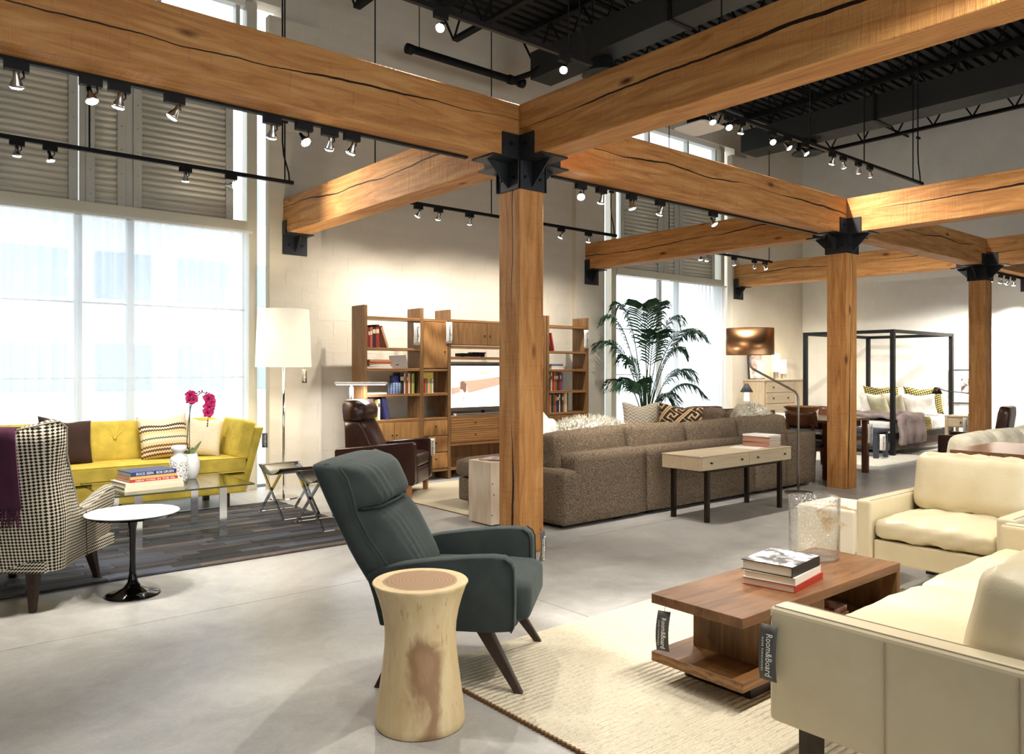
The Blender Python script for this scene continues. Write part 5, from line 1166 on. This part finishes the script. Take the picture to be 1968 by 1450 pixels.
# palm --------------------------------------------------------------------------
def palm():
    t = thing('potted_palm', 'tall kentia palm in front of the bright window', 'plant', (9.48, 8.05, 0)); rr = random.Random(11)
    MB().lathe([(0, 0), (.17, 0), (.19, .02), (.22, .40), (.23, .42), (.21, .42), (.20, .36), (0, .35)], 28, cap=False).build('pot', 'white_matte', t, smooth=True)
    rt = Vector((.767, -.641, 0)); fw = Vector((.641, .767, 0))
    F_ = [(-.72, 2.30, .1), (-.82, 1.90, -.25), (-.45, 2.45, .35), (-.10, 2.40, -.5), (.22, 2.42, .3), (.55, 2.25, .0), (.95, 2.08, -.3), (.86, 2.10, .25), (.62, 1.75, -.2), (.80, 1.42, .2), (.92, 1.20, -.35), (-.55, 1.22, -.4), (-.30, 1.55, .3), (.40, .95, -.3), (-.25, 1.18, -.55), (.15, 1.95, -.65)]
    for k, (lx, z, dp) in enumerate(F_):
        tip = rt*lx+fw*dp*.55+Vector((0, 0, z-.25*abs(lx))); p0 = Vector((rr.uniform(-.06, .06), rr.uniform(-.06, .06), .38)); top = z+.12
        c1 = Vector((tip.x*.22, tip.y*.22, .38+(top-.38)*.62)); c2 = Vector((tip.x*.55, tip.y*.55, top+.10))
        pts = []
        for i in range(23):
            q = i/22; pts.append(p0*(1-q)**3+c1*3*q*(1-q)**2+c2*3*q*q*(1-q)+tip*q**3)
        f = MB().tube(pts, [.011*(1-.8*i/22) for i in range(23)], 5).build('frond', 'stem_green', t, smooth=True)
        mb = MB()
        for i in range(9, 23):
            for h in (0, .5):
                if i+h > 22: continue
                p = pts[i] if h == 0 else (pts[i]+pts[i+1])/2; tg = (pts[min(22, i+1)]-pts[i-1]).normalized(); sd = tg.cross(Vector((0, 0, 1)))
                if sd.length < .05: sd = rt.copy()
                sd.normalize(); q = (i+h-9)/13; L = (.42*math.sin(PI*min(.97, q*.8+.2))+.05)*rr.uniform(.85, 1.1)
                for s in (-1, 1):
                    d = (sd*s*.85+tg*.62+Vector((0, 0, .12))).normalized(); n_ = d.cross(tg).normalized(); w_ = .0155
                    wv = tg*w_
                    a1 = p+d*L*.35+Vector((0, 0, -.01)); a2 = p+d*L*.7+Vector((0, 0, -.05*L/.3)); a3 = p+d*L+Vector((0, 0, -.16*L/.3*rr.uniform(.7, 1.3)))
                    mb.add([p-wv*.4, p+wv*.4, a1+wv, a1-wv, a2+wv*.8, a2-wv*.8, a3], [(0, 1, 2, 3), (3, 2, 4, 5), (5, 4, 6)])
        mb.build('leaflets', ('leaf', 'leaf_dark', 'leaf')[k % 3], f, smooth=False)
    for k in range(5):
        x, y = rr.uniform(-.05, .05), rr.uniform(-.05, .05); MB().tube([(x, y, .36), (x*1.4, y*1.4, .9), (x*2, y*2, 1.3)], [.02, .014, .008], 7).build('cane', 'stem_green', t, smooth=True)
palm()
# ================================================================ dining and bed area
def club_chair(loc, rz, label, m='saddle_leather', h=.79):
    t = thing('leather_chair', label, 'armchair', loc, rz)
    link('back', soft(.14, .62, h-.30, .05, n=6), m, t, (-.30, 0, (h+.30)/2), (0, R(-8), 0)); link('seat_cushion', soft(.62, .56, .16, .05, .02, n=6), m, t, (.05, 0, .40)); B(-.34, .36, -.30, .30, .16, .325).build('base', m, t, bevel=.02)
    for s in (-1, 1): B(-.34, .36, min(s*.30, s*.38), max(s*.30, s*.38), .16, .58).build('arm', m, t, bevel=.025, seg=3)
    for x in (-.3, .3):
        for y in (-.32, .32): B(x-.02, x+.02, y-.02, y+.02, 0, .161).build('leg', 'dark_leg', t)
club_chair((10.55, 7.55, 0), R(-120), 'brown leather chair before the palm window curtain'); club_chair((10.75, 3.75, 0), R(100), 'brown leather chair cut off by the right picture edge', 'brown_leather', .95)
t = thing('dining_table', 'walnut dining table behind the middle column', 'table', (9.88, 5.75, 0)); B(-.56, .56, -.80, .85, .715, .75).build('top', 'walnut_top', t, bevel=.003); B(-.48, .48, -.72, .77, .63, .714).build('apron', 'mahogany', t)
for x in (-.52, .52):
    for y in (-.76, .80): B(x-.035, x+.035, y-.035, y+.035, 0, .714).build('leg', 'mahogany', t)
def dining_chair(loc, rz, label):
    t = thing('dining_chair', label, 'chair', loc, rz, 'mahogany dining chairs')
    def fn(u, v): a = (u-.5)*1.5; return (-.20-.05*v+.10*(a*a), .215*a/.75, .66+.205*v-.012*math.cos(a*2))
    MB().grid(fn, 10, 4).build('backrest', 'mahogany', t, smooth=True, solid=.018)
    link('seat', soft(.44, .44, .06, .025, .008, n=6), 'black_leather', t, (.02, 0, .45)); B(-.19, .23, -.21, .21, .37, .419).build('seat_rail', 'mahogany', t)
    for s in (-1, 1):
        MB().rings([[(-.23+dx, s*.19+dy, 0) for dx, dy in ((-.014, -.014), (.014, -.014), (.014, .014), (-.014, .014))], [(-.19+dx, s*.19+dy, .44) for dx, dy in ((-.018, -.018), (.018, -.018), (.018, .018), (-.018, .018))], [(-.215+dx, s*.17+dy, .70) for dx, dy in ((-.014, -.014), (.014, -.014), (.014, .014), (-.014, .014))]]).build('leg', 'mahogany', t)
        MB().rings([[(.22+dx, s*.19+dy, 0) for dx, dy in ((-.013, -.013), (.013, -.013), (.013, .013), (-.013, .013))], [(.20+dx, s*.19+dy, .40) for dx, dy in ((-.018, -.018), (.018, -.018), (.018, .018), (-.018, .018))]]).build('leg', 'dark_leg', t)
dining_chair((9.34, 5.22, 0), 0, 'mahogany dining chair with curved back nearest the console'); dining_chair((9.34, 5.80, 0), 0, 'mahogany dining chair beyond the first one at table side'); dining_chair((10.55, 5.62, 0), R(180), 'mahogany dining chair across the table beside the middle column'); dining_chair((9.34, 6.38, 0), 0, 'mahogany dining chair farthest along the table near side')
t = thing('wooden_bowl', 'wide brown wooden bowl on the dining table', 'bowl', (10.02, 5.70, .7505)); MB().lathe([(0, 0), (.12, 0), (.13, .006), (.17, .05), (.245, .128), (.25, .134), (.235, .130), (.15, .05), (.0, .02)], 36, cap=False).build('body', 'walnut_warm_h', t, smooth=True)
hang_tag('white hang tag on the dining table leg', (10.42, 4.935, .66), R(-35), dark=False, ht=.26, wd=.07, cord=.02)
# shag rug, bench, bed
t = thing('shag_rug', 'cream shag rug at the foot of the canopy bed', 'rug', (12.05, 6.35, 0)); B(-.9, .95, -1.15, 1.2, .0008, .018).build('pile', 'sheepskin', t, bevel=.006)
mb = MB(); rr = random.Random(9)
for k in range(900):
    e = rr.choice((0, 0, 1)); x, y = (rr.uniform(-.9, .95), -1.15) if e == 0 else (-.9, rr.uniform(-1.15, 1.2)); mb.tube([(x, y, .012), (x-(.03 if e else 0)+rr.uniform(-.02, .02), y-(0 if e else .035)+rr.uniform(-.01, .01), .004)], [.006, .003], 4)
o = mb.build('fringe', 'sheepskin', t); o['kind'] = 'stuff'
t = thing('bench', 'dark blue grey wooden bench at the foot of the bed', 'bench', (12.20, 6.35, .0185)); mat('slate_paint', (52, 58, 70), .5)
B(-.2, .2, -.80, .80, .40, .45).build('seat', 'slate_paint', t, bevel=.01); B(-.17, .17, -.70, .70, .33, .40).build('apron', 'slate_paint', t); B(-.02, .02, -.72, .72, .12, .16).build('stretcher', 'slate_paint', t)
for x in (-.16, .16):
    for y in (-.74, .74): B(x-.03, x+.03, y-.03, y+.03, 0, .40).build('leg', 'slate_paint', t)
hang_tag('white hang tag on the dark bench', (12.02, 5.50, .40), R(-40), dark=False, ht=.25, wd=.09, cord=.02)
def bed():
    t = thing('canopy_bed', 'black steel canopy bed with mauve duvet and plaid pillows', 'bed', (12.66, 5.63, 0)); L, W_, H_ = 2.32, 1.50, 2.04; q = .032; m = 'black_paint'
    for x in (0, L):
        for y in (0, W_): B(x-q, x+q, y-q, y+q, .0005, H_).build('post', m, t)
    for y in (0, W_): B(q, L-q, y-q*.9, y+q*.9, H_-.055, H_-.001).build('canopy_rail', m, t); B(q, L-q, y-q*.8, y+q*.8, .30, .37).build('side_rail', m, t)
    for x in (0, L): B(x-q*.9, x+q*.9, q, W_-q, H_-.055, H_-.001).build('canopy_rail', m, t); B(x-q*.8, x+q*.8, q, W_-q, .30, .37).build('end_rail', m, t)
    B(.05, L-.05, .04, W_-.04, .08, .30).build('box_base', 'grey_linen', t)
    link('mattress', soft(L-.10, W_-.07, .24, .05, .01, n=10), 'white_linen', t, (L/2, W_/2, .43))
    B(L-.07, L-.035, .05, W_-.05, .37, 1.05).build('headboard', 'white_linen', t, bevel=.02)
bed()
m = mat('plaid', (200, 180, 90), .9); g = NG(m); s_ = g.sep(g.co('Object')); a = g.math('GREATER_THAN', g.math('FRACT', g.math('MULTIPLY', g.math('ADD', s_[0], s_[1]), 25.0)), .5); b = g.math('GREATER_THAN', g.math('FRACT', g.math('MULTIPLY', g.math('ADD', s_[2], g.math('MULTIPLY', s_[0], .3)), 25.0)), .5)
c_ = g.math('MULTIPLY', g.math('ADD', a, b), .5); g.col(g.ramp(c_, [(.2, (226, 206, 120)), (.5, (120, 110, 60)), (.9, (30, 30, 28))])); [n for n in g.n if n.type == 'VALTORGB'][0].color_ramp.interpolation = 'CONSTANT'
def draped(name, label, cat, m, x0, x1, y0, y1, z, drop0, drop1, seed, amp=.012, th=.02):
    t = thing(name, label, cat, (0, 0, 0)); 
    def fn(u, v):
        x = x0+(x1-x0)*u; tot = drop0+(y1-y0)+drop1; d = v*tot; w_ = amp*(math.sin(9*x+seed+d*4)+.6*math.sin(21*x+2*seed)+.5*math.sin(17*d+seed))
        if d < drop0: return (x+w_*.4, y0-.02+w_, z-(drop0-d))
        if d < drop0+y1-y0: return (x, y0+d-drop0, z+.008+max(0, w_))
        return (x+w_*.4, y1+.02+w_, z-(d-drop0-(y1-y0)))
    MB().grid(fn, 24, 60).build('cloth', m, t, smooth=True, solid=th); return t
draped('duvet', 'mauve grey duvet spilling over the side of the bed', 'duvet', 'mauve_linen', 12.78, 13.75, 5.60, 7.16, .60, .42, .2, 2, .028, .06)
draped('plaid_blanket', 'yellow and black plaid blanket band across the bed', 'blanket', 'plaid', 13.72, 14.05, 5.62, 7.14, .575, .22, .2, 5, .006, .012)
draped('bed_sheet', 'white bed sheet turned down beside the plaid blanket', 'sheet', 'white_linen', 14.03, 14.5, 5.62, 7.14, .562, .20, .2, 8, .007, .012)
for lab, mt, w_, h_, th, loc, rot, sd in (
    ('plaid pillow at the far side of the headboard', 'plaid', .66, .50, .16, (14.72, 6.72, .60), (R(-14), 0, R(90)), 1), ('plaid pillow at the near side of the headboard', 'plaid', .66, .50, .16, (14.72, 5.98, .60), (R(-14), 0, R(90)), 2),
    ('white pillow at the far side of the bed', 'white_linen', .62, .42, .18, (14.50, 6.72, .58), (R(-22), 0, R(90)), 3), ('white pillow at the near side of the bed', 'white_linen', .62, .42, .18, (14.48, 5.96, .58), (R(-22), 0, R(90)), 4),
    ('taupe square cushion in the middle of the bed', 'taupe_linen', .42, .40, .15, (14.30, 6.30, .58), (R(-22), 0, R(80)), 5), ('sage patterned cushion foremost on the bed', 'sage_print', .40, .38, .15, (14.12, 6.48, .58), (R(-24), 0, R(75)), 6)):
    o = link('bed_pillow', pillow(w_, h_, th, sd, .04), mt); o.location = loc; o.rotation_euler = rot; tag(o, lab, 'pillow', 'bed pillows')
t = thing('nightstand', 'pale maple nightstand with one drawer beside the bed', 'nightstand', (14.2, 5.10, 0), R(0))
B(-.25, .25, -.25, .25, .60, .625).build('top', 'maple', t); B(-.225, .23, -.235, .235, .43, .60).build('case', 'maple', t); d = B(-.238, -.226, -.205, .205, .445, .585).build('drawer', 'maple', t); MB().tube([(-.238, 0, .515), (-.256, 0, .515)], .011, 8).build('knob', 'dark_bronze', d); B(-.22, .22, -.22, .22, .17, .19).build('shelf', 'maple', t)
for x in (-.225, .225):
    for y in (-.225, .225): B(x-.022, x+.022, y-.022, y+.022, 0, .60).build('leg', 'maple', t)
hang_tag('white hang tag on the nightstand drawer', (13.94, 5.02, .60), R(-50), dark=False, ht=.24, wd=.09, cord=.02)
t = thing('table_lamp', 'black jointed reading lamp on the nightstand', 'lamp', (14.3, 5.02, .6255))
MB().lathe([(0, 0), (.09, 0), (.09, .015), (0, .02)], 24, cap=False).build('base', 'black_paint', t); MB().tube([(0, 0, .01), (.0, 0, .36)], .008, 8).build('lower_arm', 'black_paint', t); MB().tube([(0, 0, .36), (-.30, .34, .41)], .008, 8).build('upper_arm', 'black_paint', t); MB().tube([(-.02, .02, .34), (-.02, .02, .39)], .02, 8).build('joint', 'brushed_steel', t)
MB().lathe([(.03, .07), (.045, .06), (.085, -.04), (.08, -.04), (.04, .05)], 20, (-.40, .43, .40), cap=False).build('shade', 'dark_bronze', t, smooth=True); MB().tube([(-.30, .34, .41), (-.38, .42, .46)], .012, 8).build('head_joint', 'brushed_steel', t)
t = thing('framed_picture', 'small photo in a thin frame on the white wall', 'picture', (XE-.002, 5.55, 1.085)); 
B(-.018, 0, -.30, .30, -.30, .30).build('mat_board', 'white_matte', t)
for a, b, c, d in ((-.31, .31, .295, .31), (-.31, .31, -.31, -.295), (-.31, -.295, -.295, .295), (.295, .31, -.295, .295)): B(-.03, -.0, a, b, c, d).build('frame_bar', 'dark_bronze', t)
m = mat('photo_print', (120, 110, 108), .5); g = NG(m); n = g.noise(g.co('Object'), 9, 3); g.col(g.ramp(n, [(.4, (70, 60, 62)), (.6, (214, 196, 190))])); B(-.0195, -.018, -.12, .10, -.14, .14).build('photo', 'photo_print', t)
# dresser
t = thing('dresser', 'pale maple dresser with drawers in the far corner', 'dresser', (13.16, 8.235, 0)); L = 1.49
B(.0, L, .02, .46, .10, 1.17).build('case', 'maple_v', t, bevel=.004); B(-.015, L+.015, -.005, .47, 1.17, 1.205).build('top', 'maple', t, bevel=.004)
z = 1.155
for h in (.21, .21, .27, .30):
    d = B(.06, 1.02, .0, .021, z-h+.006, z-.006).build('drawer', 'maple', t, bevel=.003, seg=1)
    for kx in (.28, .80): MB().tube([(kx, .0, z-h/2), (kx, -.02, z-h/2)], .014, 8).build('knob', 'dark_bronze', d)
    z -= h
d = B(1.03, 1.45, .0, .021, .17, 1.15).build('door', 'maple_v', t, bevel=.003, seg=1); MB().tube([(1.09, 0, .66), (1.09, -.02, .66)], .014, 8).build('knob', 'dark_bronze', d)
for x in (.03, L-.03):
    for y in (.05, .43): B(x-.025, x+.025, y-.025, y+.025, 0, .10).build('leg', 'maple_v', t)
hang_tag('white hang tag on the corner dresser', (14.55, 8.28, 1.14), R(-20), dark=False, ht=.24, wd=.08, cord=.02)
t = thing('framed_art', 'pinkish artwork leaning on the corner dresser', 'picture', (13.50, 8.62, 1.206)); B(-.26, .26, 0, .02, 0, .52).build('frame', 'dark_leg', t, rot=(R(-4), 0, 0)); B(-.245, .245, -.003, .0, .015, .505).build('mat_board', 'white_matte', t, rot=(R(-4), 0, 0))
m = mat('art_print', (200, 170, 160), .6); g = NG(m); n = g.noise(g.co('Object', (2, 1, 5)), 2, 3); g.col(g.ramp(n, [(.35, (176, 140, 124)), (.5, (206, 184, 176)), (.65, (226, 214, 208))])); B(-.19, .20, -.006, -.0031, .10, .47).build('print', 'art_print', t, rot=(R(-4), 0, 0))
t = thing('bottle_vase', 'round white bottle vase on the corner dresser', 'vase', (13.33, 8.48, 1.206)); MB().lathe([(0, 0), (.05, 0), (.085, .03), (.098, .08), (.08, .13), (.035, .17), (.03, .25), (.055, .36), (.05, .36), (.02, .25), (0, .2)], 28, cap=False).build('body', 'white_gloss', t, smooth=True)
for k, (x, h, lab) in enumerate(((14.0, .50, 'taller glowing cylinder lamp on the corner dresser'), (14.28, .38, 'shorter glowing cylinder lamp on the corner dresser'))):
    t = thing('table_lamp', lab, 'lamp', (x, 8.52, 1.206)); MB().lathe([(0, 0), (.05, 0), (.055, h*.28), (0, h*.28)], 24, cap=False).build('base', 'brushed_steel', t); MB().lathe([(0, h*.29), (.075 if k == 0 else .055, h*.29), (.075 if k == 0 else .055, h), (0, h)], 24, cap=False).build('shade', 'small_lamp_lit', t)
    ld = bpy.data.lights.new('glow', 'POINT'); ld.energy = 10; ld.color = (1, .85, .6); ld.shadow_soft_size = .08; lo = bpy.data.objects.new('glow', ld); COL.objects.link(lo); lo.parent = t; lo.location = (0, -.12, h*.7)
t = thing('task_lamp', 'small grey cone lamp on a stand left of the dresser', 'lamp', (12.72, 8.35, 0)); MB().lathe([(0, 0), (.14, 0), (.14, .015), (0, .02)], 24, cap=False).build('base', 'black_paint', t); MB().tube([(.04, 0, .01), (.04, 0, .95), (.0, 0, 1.08)], .009, 8).build('pole', 'dark_bronze', t); B(-.05, .03, -.04, .04, .02, .80).build('post', 'maple_v', t)
MB().lathe([(.03, 1.13), (.05, 1.10), (.12, .97), (.115, .97), (.04, 1.09)], 24, cap=False).build('shade', 'duct_under', t, smooth=True); MB().lathe([(0, .985), (.10, .985), (.10, .975), (0, .972)], 20, cap=False).build('bulb_glow', 'small_lamp_lit', t); MB().lathe([(0, .80), (.05, .81), (.045, .96), (0, .965)], 16, cap=False).build('diffuser', 'small_lamp_lit', t, smooth=True)
# right edge: walnut table, cream sofa backs
t = thing('long_table', 'long walnut table with thick top at the right edge', 'table', (7.22, 1.63, 0)); B(-.52, .52, -.95, .90, .705, .755).build('top', 'walnut_top', t, bevel=.003)
for x in (-.40, .40):
    B(x-.04, x+.04, -.80, -.55, 0, .704).build('leg', 'walnut_dark_h', t); B(x-.04, x+.04, .30, .55, 0, .704).build('leg', 'walnut_dark_h', t)
B(-.45, .45, -.85, .60, .65, .704).build('apron', 'walnut_dark_h', t)
t = thing('loveseat', 'cream upholstered sofa with three loose back cushions at right', 'sofa', (9.1, 2.72, 0), R(180)); 
B(-1.25, 1.25, -.40, -.26, .10, .58).build('back', 'cream_linen', t, bevel=.03, seg=3); B(-1.25, 1.25, -.22, .42, .10, .30).build('base', 'cream_linen', t, bevel=.02)
for k in range(3): link('seat_cushion', soft(.76, .62, .15, .05, .02, n=6), 'cream_linen', t, (-.78+.78*k, .10, .38)); link('back_cushion', soft(.74, .22, .40, .09, 0, .03, n=8), 'cream_linen', t, (-.78+.78*k, -.22, .58), (R(-6), R((2, -1, 1)[k]), 0))
for x in (-1.17, 1.17): B(x-.08, x+.08, -.38, .40, .10, .50).build('arm', 'cream_linen', t, bevel=.03, seg=3)
for x in (-1.1, 1.1):
    for y in (-.33, .33): B(x-.03, x+.03, y-.03, y+.03, 0, .10).build('leg', 'dark_leg', t)
